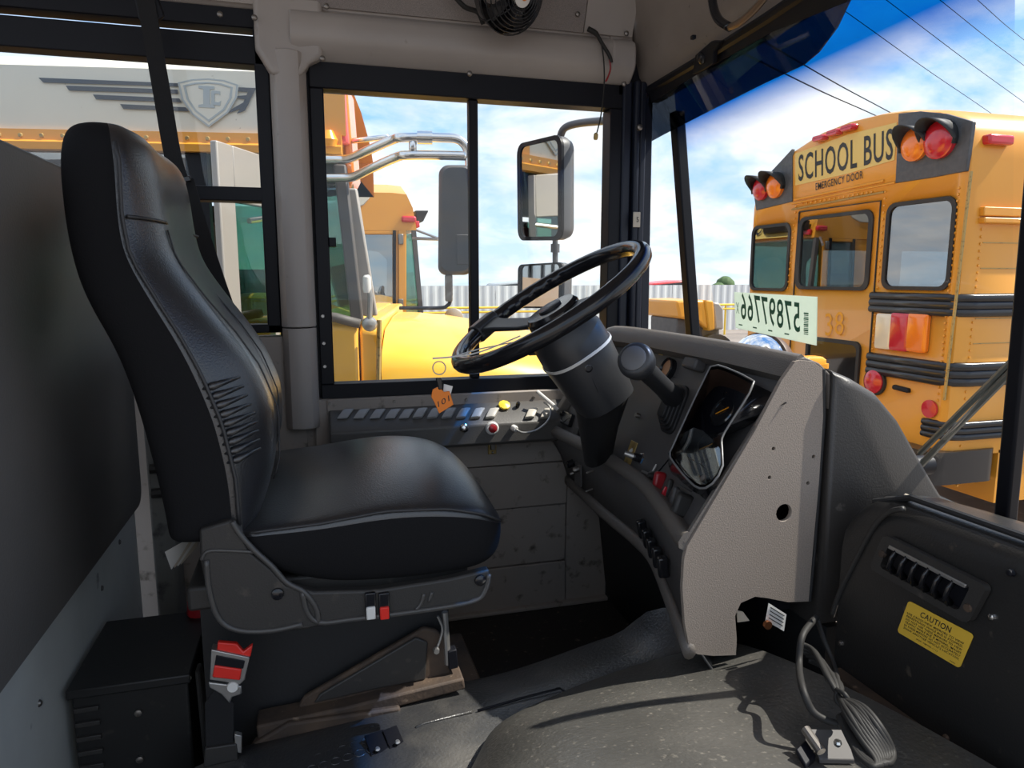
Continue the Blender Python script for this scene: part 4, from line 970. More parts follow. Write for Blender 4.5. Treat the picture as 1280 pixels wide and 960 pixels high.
for k in range(5):
    t = 2*math.pi*k/5; e = fu*math.cos(t)+fw*math.sin(t); g = fd.cross(e)
    M().prism([fp+e*.02-g*.012, fp+e*.07-g*.024+fd*.012, fp+e*.076+g*.012, fp+e*.02+g*.010], fd*.002).build('blade', K['colgrey'], fan)
M().lathe([(.020, .040), (.020, .048), (.012, .050)], fp, fd, 20).build('badge', K['white'], fan)
M().lathe([(.0085, .0505), (.008, .0515)], fp-fu*.004, fd, 14).build('badge_mark', K['orange'], fan)
M().tube([fp-fd*.08, fp-fd*.09+Vector((0, .05, .10)), Vector((fp.x, YW-.06, 1.74))], .012, 8).build('bracket', K['gloss'], fan)
M().tube(smooth_pts([at(560, -15, y=1.80), at(580, 8, y=1.80), at(597, 15, y=1.80), at(604, 30, y=1.81)], 4), .006, 8).build('lead', K['cable'], fan, smooth=180)
# dangling wires
dw = thing('dangling_wires', 'black wire bundle dangling from the header in front of the window', 'wires', at(753, 100, y=1.82))
wy_ = YW-.075
M().tube(smooth_pts([at(735, 36, y=wy_), at(745, 42, y=wy_), at(753, 55, y=wy_), at(762, 70, y=wy_), at(764, 78, y=wy_)], 4), [.007]*5+[.005]*14, 8).build('sleeve', K['cable'], dw, smooth=180)
M().tube(smooth_pts([at(762, 74, y=wy_), at(763, 86, y=wy_), at(760, 96, y=wy_), at(757, 102, y=wy_)], 4), .0022, 6).build('red_wire', K['darkred'], dw, smooth=180)
M().tube(smooth_pts([at(752, 54, y=wy_), at(755, 80, y=wy_), at(755, 110, y=wy_), at(751, 145, y=wy_), at(745, 170, y=wy_)], 4), .0018, 6).build('thin_wire', K['cable'], dw, smooth=180)
M().lathe([(.003, 0), (.006, .004), (.006, .014), (.004, .018)], at(745, 166, y=wy_), (-.05, 0, -1), 10).build('bulb_tip', K['brass'], dw)
# A-pillar fittings
for nme, px, py in (('upper hook', 798, 160),):
    p = at(px, py, y=YW-.05); tag(M().lathe([(.008, 0), (.008, .012), (.005, .014)], p, (0, -1, 0), 12).build('coat_hook', K['bolt']), 'small metal knob on the pillar below the header', 'hook')
# temporary registration tag on the windshield, printed side outwards (seen reversed)
def wso(px, py, off): 
    n_ = Vector((1, -.0648, .125)).normalized(); return pl(px, py, Vector((wsx(1.85, 1.0)-.0+off, 1.85, 1.0)), n_)
TG = [wso(px, py, -.004) for px, py in ((918, 365), (1022, 371), (1021, 432), (920, 410))]
tg = thing('registration_tag', 'pale green temporary plate 57897766X taped inside the windshield', 'licence plate', (TG[2]+TG[3])/2)
M().prism(TG, Vector((-.0012, 0, 0))).build('sheet', K['paper'], tg)
def tq(a, b):   # a: 0..1 left-right in view, b: 0..1 top-down
    return TG[0].lerp(TG[1], a).lerp(TG[3].lerp(TG[2], a), b)+Vector((-.0020, 0, 0))
o = tq(.83, .80); text('57897766', o, tq(.09, .72)-o, tq(.83, .14)-o, 0, K['green'], 'numerals', tg, bold=.01)
o = tq(.07, .58); text('X', o, tq(.025, .58)-o, tq(.07, .28)-o, 0, K['green'], 'numerals', tg)
for k in range(12):
    a = tq(.875, .36+.04*k); b = tq(.915, .36+.04*k); M().tube([a, b], .0012 if k % 3 else .0020, 4).build('barcode_bar', K['green'], tg)
for k in range(4):
    M().obox(tq(.08+.2*k, .88+.0*k), (tq(.13+.2*k, .88)-tq(.08+.2*k, .88))*.5, Vector((0, 0, .0015)), Vector((.0003, 0, 0))).build('print_line', K['green'], tg)
# amber marker lamp on the cowl outside, wiper arm
p = at(1012, 448, x=1.03)
mk = thing('amber_marker', 'flat amber lamp just outside the windshield above the dash', 'marker lamp', p)
M().loft([rrect(p+Vector((0, 0, z)), Vector((.03*s, 0, 0)), Vector((0, .022*s, 0)), .010) for z, s in ((-.010, 1), (-.002, 1), (.004, .8))]).build('lens', K['amber'], mk, smooth=40)
M().loft([rrect(p+Vector((0, 0, z)), Vector((.034, 0, 0)), Vector((0, .026, 0)), .010) for z in (-.020, -.010)]).build('base', K['amber'], mk)
wp_ = thing('wiper', 'twin-rod wiper arm parked diagonally across the outside of the windshield', 'wiper', wso(1150, 590, .04))
for off in (0, 14):
    M().tube([wso(1150, 566+off*1.2, .10), wso(1200, 516+off, .09), wso(1285, 432+off*.8, .06)], .006, 8).build('arm_rod', mat('wiper_grey', (.10, .11, .10), .4) if off == 0 else bpy.data.materials['wiper_grey'], wp_)
M().tube([wso(1152, 576, .10), wso(1283, 443, .062)], .003, 6).build('arm_tube', K['steel'], wp_)
M().lathe([(.02, -.05), (.02, .03)], wso(1146, 582, .12), (1, 0, 0), 12).build('pivot', K['black'], wp_)

# ------------------------------------------------------------------ driver's outside mirrors
mr = thing('flat_door_mirror', 'tall flat door mirror on a bent arm outside the sliding window', 'mirror', at(690, 330, y=2.42))
def mirror_head(root, px4, y0, m_back='mirback', depth=.06):
    q = [at(px, py, y=y0+dy) for px, py, dy in px4]
    c = sum(q, Vector())/4; a = ((q[1]-q[0])+(q[2]-q[3]))/4; b = ((q[0]-q[3])+(q[1]-q[2]))/4; nn = a.cross(b).normalized()
    if nn.dot(CAM-c) < 0: nn = -nn
    r = min(a.length, b.length)*.28
    M().loft([rrect(c+nn*z, a*s, b*s2, r*s) for z, s, s2 in ((.004, 1, 1), (-depth*.4, 1.0, 1.0), (-depth*.85, .9, .95), (-depth, .7, .8))]).build('housing', K[m_back], root, smooth=50)
    frame_ring(rrect(c, a*1.02, b*1.01, r), rrect(c, a*.86, b*.93, r*.7), nn*.010).build('bezel', K['black'], root, smooth=40)
    M().prism(rrect(c+nn*.003, a*.90, b*.95, r*.7), nn*.003).build('glass', K['mirror'], root, smooth=0)
mirror_head(mr, ((648, 180, .14), (706, 169, -.14), (703, 299, -.14), (652, 301, .14)), 2.42)
M().tube(smooth_pts([at(700, 172, y=2.45), at(706, 160, y=2.42), at(725, 154, y=2.35), at(770, 150, y=2.15), at(800, 148, y=2.0)], 5), .013, 10).build('arm', K['mirback'], mr, smooth=180)
M().tube([at(694, 296, y=2.45), at(694, 340, y=2.45)], .010, 10).build('stem', K['mirback'], mr)
M().lathe([(.016, -.01), (.016, .02)], at(694, 312, y=2.45), (0, 0, 1), 12).build('clamp', K['mirback'], mr)
mc = thing('convex_door_mirror', 'smaller square convex mirror below the tall door mirror', 'mirror', at(685, 380, y=2.42))
mirror_head(mc, ((650, 331, .10), (706, 328, -.10), (704, 385, -.10), (650, 385, .10)), 2.43)
M().tube([at(694, 342, y=2.45), at(696, 400, y=2.47)], .016, 10).build('stem', K['mirback'], mc)

# ------------------------------------------------------------------ ground, fence, far things
struct(M().box(-60, 120, -60, 160, GZ-.2, GZ).build('floor_yard', K['ground'], smooth=0))
fy = 24.0
fz = lambda py: at(700, py, y=fy).z
fn = thing('corrugated_fence', 'long pale corrugated steel fence closing the yard', 'fence', (12, fy, GZ))
for k in range(12):
    x0 = -4+3.4*k; vs = []; 
    row0, row1 = [], []
    for j in range(46):
        x = x0+3.38*j/45; d = .018 if (j//2) % 2 else 0
        row0.append(Vector((x, fy+d, GZ))); row1.append(Vector((x, fy+d, .66)))
    M().grid([row0, row1]).build('panel', K['fence'], fn, smooth=0, solid=.01)
pf = thing('pipe_barrier', 'low yellow pipe barrier running before the fence', 'barrier', (12, fy-2, GZ))
for z in (.02, -.12): M().tube([(-4, fy-2, z-.02), (36, fy-2, z-.02)], .035, 8).build('rail', K['pipe'], pf)
for k in range(14): M().tube([(-4+3*k, fy-2, GZ), (-4+3*k, fy-2, 0)], .035, 6).build('post', K['pipe'], pf)
def car(name, label, c, L, m, z0=GZ, h=1.6, wdt=1.8, grp=None):
    t = thing(name, label, 'car', (c[0], c[1], z0))
    prof = [(-.5, .12), (-.5, .45), (-.46, .52), (-.28, .56), (-.16, .92), (.18, 1.0), (.36, .62), (.48, .55), (.5, .40), (.5, .12)]
    M().loft([[Vector((c[0]+x*L, c[1]+dy, z0+z*h)) for x, z in prof] for dy in (-wdt/2, wdt/2)]).build('body', m, t, bevel=.06)
    for dy in (-wdt/2-.012, wdt/2): M().prism([(c[0]+x*L, c[1]+dy, z0+z*h) for x, z in ((-.24, .58), (-.145, .88), (.16, .95), (.31, .62))], (0, .012, 0)).build('side_window', K['gauge'], t)
    for x in (-.32, .32):
        for dy in (-wdt/2-.02, wdt/2-.16): M().lathe([(.33, 0), (.33, .18)], (c[0]+x*L, c[1]+dy, z0+.33), (0, 1, 0), 20).build('wheel', K['rubber'], t)
    return t
p = at(642, 362, y=27); car('parked_car', 'silver car whose roof shows over the corrugated fence', (p.x, 27.5), 4.4, K['carsilver'], GZ+.15, 1.75)
p = at(824, 362, y=29); car('parked_car', 'red car whose roof just clears the fence', (p.x, 29), 4.6, K['carred'], GZ+.12, 1.75)
tr = thing('tree', 'distant rounded green tree behind the fence', 'tree', (at(912, 380, y=70).x, 70, GZ))
c = at(912, 362, y=70); M().tube([(c.x, 70, GZ), (c.x, 70, c.z)], .3, 8).build('trunk', K['rust'], tr)
cr = M()
for k in range(14):
    o = Vector((random.uniform(-1.8, 1.8), random.uniform(-1.5, 1.5), random.uniform(-1.5, .5))); r = random.uniform(.7, 1.3)
    cr.lathe([(.01, -r), (r*.6, -r*.8), (r, -.1), (r*.85, r*.5), (r*.4, r*.9), (.01, r)], c+o, (random.random()*.4, .2, 1), 9)
cr.build('crown', K['leaf'], tr, smooth=180)
# egg-shaped crossover mirror on the nose of this bus, a yellow machine further off
c = at(948, 462, x=1.42)
xm = thing('crossover_mirror', 'egg-shaped crossover mirror on the nose of this bus behind the paper plate', 'mirror', c)
axm = Vector((-.93, -.25, .12)).normalized()
M().lathe([(.118, -.035), (.126, -.012), (.124, .004)], c, axm, 32).build('rim', mat('brown_rim', (.10, .05, .025), .4), xm, smooth=60)
M().lathe([(.121, .000), (.116, .020), (.098, .042), (.070, .058), (.035, .068), (.001, .071)], c, axm, 32).build('glass', K['mirror'], xm, smooth=180)
M().tube([c-axm*.03, c-axm*.08+Vector((0, 0, -.1)), c-axm*.1+Vector((0, 0, -.7))], .012, 8).build('arm', K['black'], xm)
ym = thing('yellow_loader', 'yellow machine with a grey end standing by the fence', 'machine', Vector((at(884, 400, y=13).x, 13.6, GZ)))
Q = lambda px, py, d=0: at(px, py, y=13+d)
M().prism([Q(845, 376), (Q(881, 375)), Q(884, 392), Q(886, 412), Q(872, 402), Q(850, 398)], (0, 1.6, 0)).build('hood', K['yellow'], ym, bevel=.05)
M().prism([Q(881, 375, -.02), Q(892, 376, -.02), Q(894, 412, -.02), Q(886, 414, -.02)], (0, 1.6, 0)).build('corner', mat('ochre_paint', (.60, .27, .02), .5), ym, bevel=.03)
M().prism([Q(891, 378, .05), Q(899, 378, .05), Q(905, 386, .05), Q(905, 412, .05), Q(894, 412, .05)], (0, 1.4, 0)).build('grey_end', K['doorgrey'], ym, bevel=.04)
M().prism([Q(846, 398, .2), Q(900, 398, .2), Q(900, 436, .2), Q(846, 436, .2)], (0, 1.2, 0)).build('chassis', K['dustyblk'], ym, bevel=.04)
for px in (852, 896): q = Q(px, 430); M().lathe([(.42, 0), (.42, .3)], (q.x, 13.0, GZ+.42), (0, 1, 0), 20).build('wheel', K['rubber'], ym)
# power lines
for i, ((a, b)) in enumerate((((940, 72), (1085, 140)), ((960, 55), (1108, 138)), ((1062, 18), (1222, 130)), ((1108, 0), (1280, 128)), ((1175, 0), (1280, 82)), ((1222, 0), (1280, 50)))):
    A, B_ = at(*a, y=9.0+.5*i), at(*b, y=13.0+.5*i)
    d = B_-A; pts = [A-d*1.2, A-d*.5, A, A.lerp(B_, .5)+Vector((0, 0, -.02)), B_, B_+d*.6, B_+d*1.5]
    o = M().tube(smooth_pts(pts, 4), .012 if i < 2 else .007, 6).build('power_line', K['wire'], smooth=180)
    tag(o, ['lowest dark power line passing behind the sun visor', 'second dark power line just above the lowest one', 'thin power line running to the bus roof corner', 'thin power line crossing the sky above the bus roof light', 'thin power line second from the top right corner', 'topmost thin power line in the right corner of the sky'][i], 'power line', 'power lines')

# ------------------------------------------------------------------ school bus ahead (seen from behind)
XR = 3.95
busC = thing('school_bus', 'yellow school bus parked ahead, its rear emergency door facing the windshield', 'school bus', (XR+4, 4.72, GZ))
BC = lambda px, py, dx=0: at(px, py, x=XR+dx)
yl, yr, yc = 5.86, 3.58, 4.72
def cprofC(inset=0, x=XR):
    P = [(5.86, -.20), (5.86, 1.30), (5.855, 1.60), (5.831, 1.705), (5.72, 1.808), (5.575, 1.893), (5.317, 2.025), (4.98, 2.112), (4.676, 2.135), (4.36, 2.125), (4.145, 2.100), (3.85, 2.035), (3.68, 1.955), (3.60, 1.86), (3.58, 1.70), (3.58, 1.30), (3.58, -.20)]
    P = [(yc+(y-yc)*(1-inset/1.14), z-(inset if z > 1.4 else 0)) for y, z in P]
    return [Vector((x, y, z)) for y, z in P]
out0, in0 = cprofC(0, XR), cprofC(.06, XR)
shell = M(); 
shell.loft([cprofC(.05, XR-.0), cprofC(.015, XR+.02), cprofC(0, XR+.06), cprofC(0, XR+9.0), cprofC(.06, XR+9.0), cprofC(.06, XR+.06)], cap=False)
shell.loft([cprofC(.05, XR), cprofC(.06, XR+.06)], cap=True)
bodyC = M().loft([cprofC(.05, XR), cprofC(.015, XR+.02), cprofC(0, XR+.07), cprofC(0, XR+9.0)]).build('body', K['yellow'], busC, smooth=40)
inner = M().loft([cprofC(.08, XR+.05), cprofC(.08, XR+8.9)])
wins = [((944, 283), (988, 281), (984, 362), (937, 362)), ((1002, 273), (1091, 264), (1084, 360), (996, 361)), ((1114, 255), (1194, 248), (1187, 360), (1102, 361))]
def winquad(q, dx=0):
    P = [BC(px, py, dx) for px, py in q]; y0, y1 = (P[0].y+P[3].y)/2, (P[1].y+P[2].y)/2; z1, z0 = (P[0].z+P[1].z)/2, (P[2].z+P[3].z)/2
    return Vector((XR+dx, (y0+y1)/2, (z0+z1)/2)), Vector((0, (y0-y1)/2, 0)), Vector((0, 0, (z1-z0)/2))
wcut = []
for q in wins:
    c, a, b = winquad(q); wcut.append(M().prism(rrect(c-Vector((.2, 0, 0)), a, b, .07), (.6, 0, 0)))
# real side windows along the body
for k in range(9):
    x0 = XR+.75+k*.92; wcut.append(M().box(x0, x0+.78, yr-.3, yr+.3, .62, 1.22)); wcut.append(M().box(x0, x0+.78, yl-.3, yl+.3, .62, 1.22))
cut(bodyC, [inner]+wcut)
for q in wins:
    c, a, b = winquad(q)
    w = frame_ring(rrect(c-Vector((.012, 0, 0)), a*1.05, b*1.04, .075), rrect(c-Vector((.012, 0, 0)), a*.94, b*.95, .06), (.03, 0, 0)).build('window_gasket', K['rubber'], busC, smooth=40)
    M().prism(rrect(c, a*.97, b*.97, .06), (.006, 0, 0)).build('window_pane', K['busglass'], busC, smooth=0)
for k in range(9):
    x0 = XR+.75+k*.92; M().box(x0, x0+.78, yr+.02, yr+.026, .62, 1.22).build('window_pane', K['busglass'], busC)
# bench backs inside
for k in range(5):
    for y0, y1 in ((yr+.15, yr+.95), (yl-.95, yl-.15)): M().box(XR+1.0+k*.95, XR+1.1+k*.95, y0, y1, -.1, .78).build('bench_back', K['inside'], busC, bevel=.03)
M().box(XR+.1, XR+8.8, yr+.1, yl-.1, -.12, -.06).build('cabin_floor', K['inside'], busC)
# sign board, lettering
def cq(px, py, off=-.012): return BC(px, py, off)
def quad(pxs, off, th, name, m, parent, bev=0): return M().prism([BC(px, py, off) for px, py in pxs], (th, 0, 0)).build(name, K[m], parent, bevel=bev)
K['signyel'] = mat('sign_yellow', (.70, .50, .13), .4)
quad([(994, 192), (1060, 168), (1121, 153), (1118, 200), (1060, 217), (994, 232)], -.004, .01, 'sign_board', 'signyel', busC)
o = BC(998, 227, -.006); text('SCHOOL BUS', o, BC(1116, 199, -.006)-o, BC(998, 194, -.006)-o, 0, K['ink'], 'lettering', busC, bold=.012)
o = BC(1020, 238, -.002); text('EMERGENCY DOOR', o, BC(1079, 223, -.002)-o, BC(1020, 229, -.002)-o, .004, K['ink'], 'lettering', busC, bold=.006)
o = BC(1032, 420, -.002); text('38', o, BC(1055, 418, -.002)-o, BC(1032, 392, -.002)-o, .004, mat('faint_number', (.74, .33, .010), .5), 'lettering', busC)
K['sigblk'] = mat('black_signal_panel', (.055, .057, .062), .5, var=(40, (.075, .077, .082)))
quad([(1123, 142), (1150, 139), (1182, 142), (1216, 152), (1207, 214), (1165, 222), (1119, 229)], -.010, .03, 'signal_panel', 'sigblk', busC, .004)
quad([(942, 243), (965, 213), (990, 186), (990, 252), (945, 263)], -.010, .03, 'signal_panel', 'sigblk', busC, .004)
def siglamp(px, py, r, m):
    c = BC(px, py, -.012); ax = Vector((-1, 0, -.05)).normalized()
    l = M().lathe([(r*1.12, 0), (r*1.12, .03), (r, .035), (r*.9, .05), (r*.5, .06), (.001, .062)], c, ax, 24).build('warning_lamp', K[m], busC, smooth=50)
    hood = []
    for k in range(15):
        t = math.radians(-20+220*k/14); e = Vector((0, math.cos(t), math.sin(t))); f = .17*max(.25, math.sin(math.radians(180*k/14)))
        hood.append([c+e*r*1.16, c+e*r*1.2+Vector((-f, 0, 0))])
    M().grid(hood).build('lamp_hood', K['rubber'], l, smooth=60, solid=.008)
siglamp(1177, 175, .105, 'lensred'); siglamp(1146, 181, .095, 'lensamb'); siglamp(953, 236, .09, 'lensred'); siglamp(971, 232, .095, 'lensamb')
def lens(px, py, a, b, m, th=.03, name='lens', nrm=(-1, 0, 0), r=.02):
    c = BC(px, py, -.004); return M().loft([rrect(c+Vector(nrm)*z, Vector((0, a*s, 0)), Vector((0, 0, b*s)), r) for z, s in ((0, 1), (th*.7, 1), (th, .85))]).build(name, K[m], busC, smooth=45)
for px, py in ((1028, 173), (1046, 166), (1064, 160)): lens(px, py, .07, .022, 'lensred', .05, 'marker_lamp')
c = at(1248, 175, y=yr-.01); M().box(c.x-.10, c.x+.10, c.y-.03, c.y+.05, c.z-.03, c.z+.03).build('marker_lamp', K['lensred'], busC, bevel=.015)
lens(1107, 414, .075, .125, 'lenswht'); lens(1127, 415, .085, .130, 'lensred'); lens(1149, 416, .085, .130, 'lensamb')
c = BC(1095, 477, -.004); M().lathe([(.085, 0), (.085, .03), (.06, .045), (.001, .05)], c, (-1, 0, 0), 24).build('stop_lamp', K['lensred'], busC); M().lathe([(.10, 0), (.10, .02)], c, (-1, 0, 0), 24).build('lamp_gasket', K['rubber'], busC)
c = BC(1163, 511, -.004); M().lathe([(.06, 0), (.06, .015), (.001, .02)], c, (-1, 0, 0), 20).build('reflector', K['lensred'], busC)
c = BC(1127, 486, -.01); M().obox(c, Vector((0, .07, .004)), Vector((.02, 0, 0)), Vector((0, 0, .016))).build('handle', K['black'], busC, bevel=.01)
# rub rails wrapping the corner (ribbed)
def rubrail(zc, hgt, ystart, name='rub_rail'):
    for j in range(3):
        z = zc+hgt*(j-1)/3
        pts = [Vector((XR-.012, ystart, z)), Vector((XR-.012, yr+.10, z)), Vector((XR+.03, yr+.01, z)), Vector((XR+.12, yr-.02, z)), Vector((XR+9, yr-.02, z))]
        M().tube(pts, (hgt/5.2, .022), 8, flat=(0, 0, 1)).build(name, K['railblk'], busC, smooth=180)
zz = lambda px, py: BC(px, py).z
rubrail(zz(1150, 380), .14, BC(1090, 380).y); rubrail(zz(1150, 463), .15, BC(1086, 460).y); rubrail(zz(1175, 538), .12, BC(1155, 535).y)
# door seams, hinges, corner mouldings and rivets
def seam(pxs, r=.006, m='ink'): M().tube([BC(px, py, -.006) for px, py in pxs], r, 5).build('panel_seam', K[m], busC)
seam([(999, 265), (1101, 251), (1084, 480)]); seam([(999, 265), (985, 470)]); seam([(990, 255), (1119, 228)], .008, 'yellow'); seam([(993, 250), (1105, 226)], .01, 'yellow')
seam([(1214, 214), (1180, 500)], .010, 'brass'); seam([(990, 262), (1105, 240)], .008, 'brass')
rv = M()
for a, b, n_ in (((1199, 235), (1172, 500), 34), ((1107, 240), (1088, 470), 28), ((1003, 255), (1090, 240), 16), ((995, 258), (985, 360), 14)):
    for k in range(n_):
        t = k/(n_-1); c = BC(a[0]+(b[0]-a[0])*t, a[1]+(b[1]-a[1])*t, -.002); rv.lathe([(.010, -.004), (.008, .006)], c, (-1, 0, 0), 6)
for k in range(40): rv.lathe([(.010, -.004), (.008, .006)], (XR+.13, yr-.002, -.4+k*.045), (0, -1, 0), 6)
rvo = rv.build('rivets', K['yellow'], busC); rvo['kind'] = 'stuff'
# side skin: drip rail, panel joints
M().box(XR+.10, XR+9, yr-.045, yr+.02, 1.30, 1.335).build('drip_rail', K['yellow'], busC, bevel=.008); M().box(XR+.10, XR+9, yr-.035, yr+.02, 1.345, 1.40).build('gutter_strip', K['yellow'], busC, bevel=.006)
for k in range(5): M().box(XR+.15, XR+9, yr-.004, yr+.01, 1.18-.16*k, 1.185-.16*k).build('side_joint', K['brass'], busC)
# bumper, lower corner
M().loft([rrect((XR+.16, (yl+yr)/2, z), Vector((.28, 0, 0)), Vector((0, (yl-yr)/2+.03, 0)), .10) for z in (-.38, -.16)]).build('bumper', K['railblk'], busC, smooth=40)
M().box(XR+.46, XR+9, yr+.0, yl-.0, -.55, -.18).build('skirt', K['yellow'], busC)
for x in (XR+2.4, XR+7.2):
    for y in (yr+.05, yl-.35): M().lathe([(.45, 0), (.48, .06), (.48, .24), (.45, .30)], (x, y, GZ+.48), (0, 1, 0), 24).build('wheel', K['rubber'], busC)
c = BC(1040, 455, -.004)
frame_ring(rrect(c, Vector((0, .30, 0)), Vector((0, 0, .20)), .06), rrect(c, Vector((0, .27, 0)), Vector((0, 0, .17)), .05), (-.02, 0, 0)).build('lower_window_frame', K['rubber'], busC)
M().prism(rrect(c, Vector((0, .28, 0)), Vector((0, 0, .18)), .05), (-.006, 0, 0)).build('lower_window_pane', K['gauge'], busC, smooth=0)

# ------------------------------------------------------------------ neighbouring bus on the driver's side
aA = math.radians(-10); ua, ub = Vector((math.cos(aA), math.sin(aA), 0)), Vector((-math.sin(aA), math.cos(aA), 0))
OA = Vector((-.66, 3.51, 0))
busA = thing('school_bus', 'cream-roofed yellow bus close outside the sliding window, shield logo on its roof side', 'school bus', OA+ub*1.2+Vector((0, 0, GZ)))
PA = lambda px, py, d=0: pl(px, py, OA+ub*d, ub)
def LA(s, d, z): return OA+ua*s+ub*d+Vector((0, 0, z))
sA = lambda p: (p-OA).dot(ua)
zr1, zr0 = PA(200, 165).z, PA(200, 190).z     # rail
S1 = sA(PA(328, 100)); SF = sA(PA(428, 200)); ztop = PA(200, 66).z
def roofA(s, k=1.0, sw=0): 
    P = [(0, zr1), (0, zr1+.12), (0, zr1+(ztop-zr1)*.80), (.02, ztop-.05), (.12, ztop), (.35, ztop+.06), (.8, ztop+.14), (1.25, ztop+.16)]
    P = P+[(2.5-d, z) for d, z in P[::-1][1:]]
    return [LA(s-sw*max(0, d/2.5)**.8, d, zr1+(z-zr1)*k) for d, z in P]
M().loft([roofA(-9), roofA(S1)]).build('roof', K['roofcream'], busA, smooth=18)
M().loft([roofA(S1+.002), roofA(S1+.25), roofA(SF-.1, .97, .85), roofA(SF+.02, .80, .95)]).build('roof_cap', K['yellow'], busA, smooth=50)
# drip rail with rivets
M().loft([[LA(s, d, z) for d, z in ((.02, zr0), (-.03, zr0), (-.035, zr0+.03), (-.015, zr0+.04), (-.015, zr1+.0), (.02, zr1+.0))] for s in (-9, SF)]).build('drip_rail', K['yellow'], busA)
rv = M()
for k in range(90): rv.lathe([(.011, 0), (.008, .008)], LA(SF-.06-k*.085, -.014, (zr0+zr1)/2+.015), -ub, 7)
o = rv.build('rivets', K['brass'], busA); o['kind'] = 'stuff'
# side: posts and windows, belt, lower body
zw0 = PA(200, 330).z
for k in range(10):
    s = S1-.30-.78*k
    M().obox(LA(s, .02, (zw0+zr0)/2), ua*.045, ub*.02, Vector((0, 0, (zr0-zw0)/2))).build('window_post', K['black'], busA)
    if k:
        M().obox(LA(s+.39, .02, (zw0+zr0)/2), ua*.35, ub*.003, Vector((0, 0, (zr0-zw0)/2))).build('window_pane', K['busglass'], busA)
        M().obox(LA(s+.39, .015, (zw0+zr0)/2+.05), ua*.35, ub*.008, Vector((0, 0, .012))).build('sash_rail', K['steel'], busA)
M().obox(LA(-5, .02, (zw0-.75)/2), ua*(5+S1-.30), ub*.02, Vector((0, 0, (zw0+.75)/2))).build('lower_side', K['yellow'], busA)
# far side of the cabin, with window openings
for k in range(11):
    s = SF-.5-.78*k
    M().obox(LA(s, 2.45, (zw0+zr0)/2), ua*.06, ub*.02, Vector((0, 0, (zr0-zw0)/2))).build('far_post', K['inside'], busA)
    if k < 6: M().obox(LA(s-.39, 2.45, (zw0+zr0)/2), ua*.34, ub*.004, Vector((0, 0, (zr0-zw0)/2))).build('far_pane', K['tealglass'], busA)
M().obox(LA(SF-5.6, 2.45, (zw0-.75)/2), ua*5, ub*.02, Vector((0, 0, (zw0+.75)/2))).build('far_side', K['inside'], busA)
M().obox(LA(SF-5.6, 1.25, -.15), ua*5, ub*1.2, Vector((0, 0, .02))).build('cabin_floor', K['inside'], busA)
M().obox(LA(SF-5.6, 1.25, zr1-.02), ua*5, ub*1.2, Vector((0, 0, .015))).build('cabin_ceiling', K['inside'], busA)
for k in range(6): M().obox(LA(-1.2-k*.8, 1.9, .3), ua*.05, ub*.4, Vector((0, 0, .36))).build('bench_back', K['inside'], busA, bevel=.03)
p = at(262, 400, y=4.2)
M().obox(LA(sA(PA(255, 350, .5)), .55, PA(255, 350, .5).z), ua*.06, ub*.2, Vector((0, 0, .30))).build('driver_seat_back', mat('maroon_vinyl', (.10, .02, .015), .6), busA, bevel=.03)
q = PA(325, 390, .9); M().obox(q+Vector((0, 0, -.05)), ua*.10, ub*.10, Vector((0, 0, .16))).build('yellow_stanchion', K['yellow'], busA, bevel=.03)
# opened entrance door leaf, standing out from the side
dl0 = PA(342, 300); 
def leaf(px, py, d): return PA(px, py, d)
H1, H2 = PA(340, 198, 0), PA(270, 166, -.42)
H2z = H2.z; Ld = Vector((H2.x-H1.x, H2.y-H1.y, 0))
def DL(t, z, o=0): return Vector((H1.x, H1.y, 0))+Ld*t+Vector((0, 0, z))+Ld.cross(Vector((0, 0, 1))).normalized()*o
zt = H1.z; zb_ = -.75
M().prism([DL(.74, zb_), DL(1, zb_), DL(1, zt), DL(.74, zt)], Ld.cross(Vector((0, 0, 1))).normalized()*.03).build('door_stile', K['doorgrey'], busA, bevel=.006)
M().prism([DL(0, zb_), DL(.10, zb_), DL(.10, zt), DL(0, zt)], Ld.cross(Vector((0, 0, 1))).normalized()*.03).build('door_stile', K['doorgrey'], busA, bevel=.006)
M().prism([DL(.10, zt-.22), DL(.74, zt-.22), DL(.74, zt), DL(.10, zt)], Ld.cross(Vector((0, 0, 1))).normalized()*.03).build('door_header', K['doorgrey'], busA, bevel=.006)
M().prism([DL(.10, zb_+.1), DL(.74, zb_+.1), DL(.74, zt-.22), DL(.10, zt-.22)], Ld.cross(Vector((0, 0, 1))).normalized()*.006).build('door_pane', K['tealglass'], busA)
M().tube([DL(.60, zt-.29, -.02), DL(.12, zt-.26, -.02)], .012, 8).build('door_bar', K['chrome'], busA)
# roof-side emblem: four bars, shield and feathers
def decal(pxs, name, m, off=-.009, th=.003): return M().prism([PA(px, py, off) for px, py in pxs], ub*th).build(name, K[m], busA)
for pts in (((48, 97), (222, 104), (222, 108), (54, 103)), ((82, 107), (222, 112), (222, 117), (86, 113)), ((116, 118), (224, 123), (227, 128), (120, 124)), ((150, 130), (232, 134), (236, 139), (154, 136))): decal(pts, 'emblem_bar', 'decal')
for pts in (((297, 109), (320, 110), (306, 138), (296, 142), (300, 136), (284, 142), (290, 136), (304, 128), (306, 124), (294, 122), (294, 120), (308, 119), (310, 115), (297, 114)),): decal(pts, 'emblem_feather', 'decal')
shield = [(222, 103), (240, 99), (260, 98), (280, 100), (298, 106), (296, 122), (285, 141), (261, 159), (240, 143), (227, 124)]
def scl(P, k): cx, cy = 260, 122; return [(cx+(x-cx)*k, cy+(y-cy)*k) for x, y in P]
sh = [PA(*q, -.012) for q in shield]
frame_ring(sh, [PA(*q, -.012) for q in scl(shield, .93)], ub*.004).build('emblem_outline', K['decal2'], busA, smooth=0)
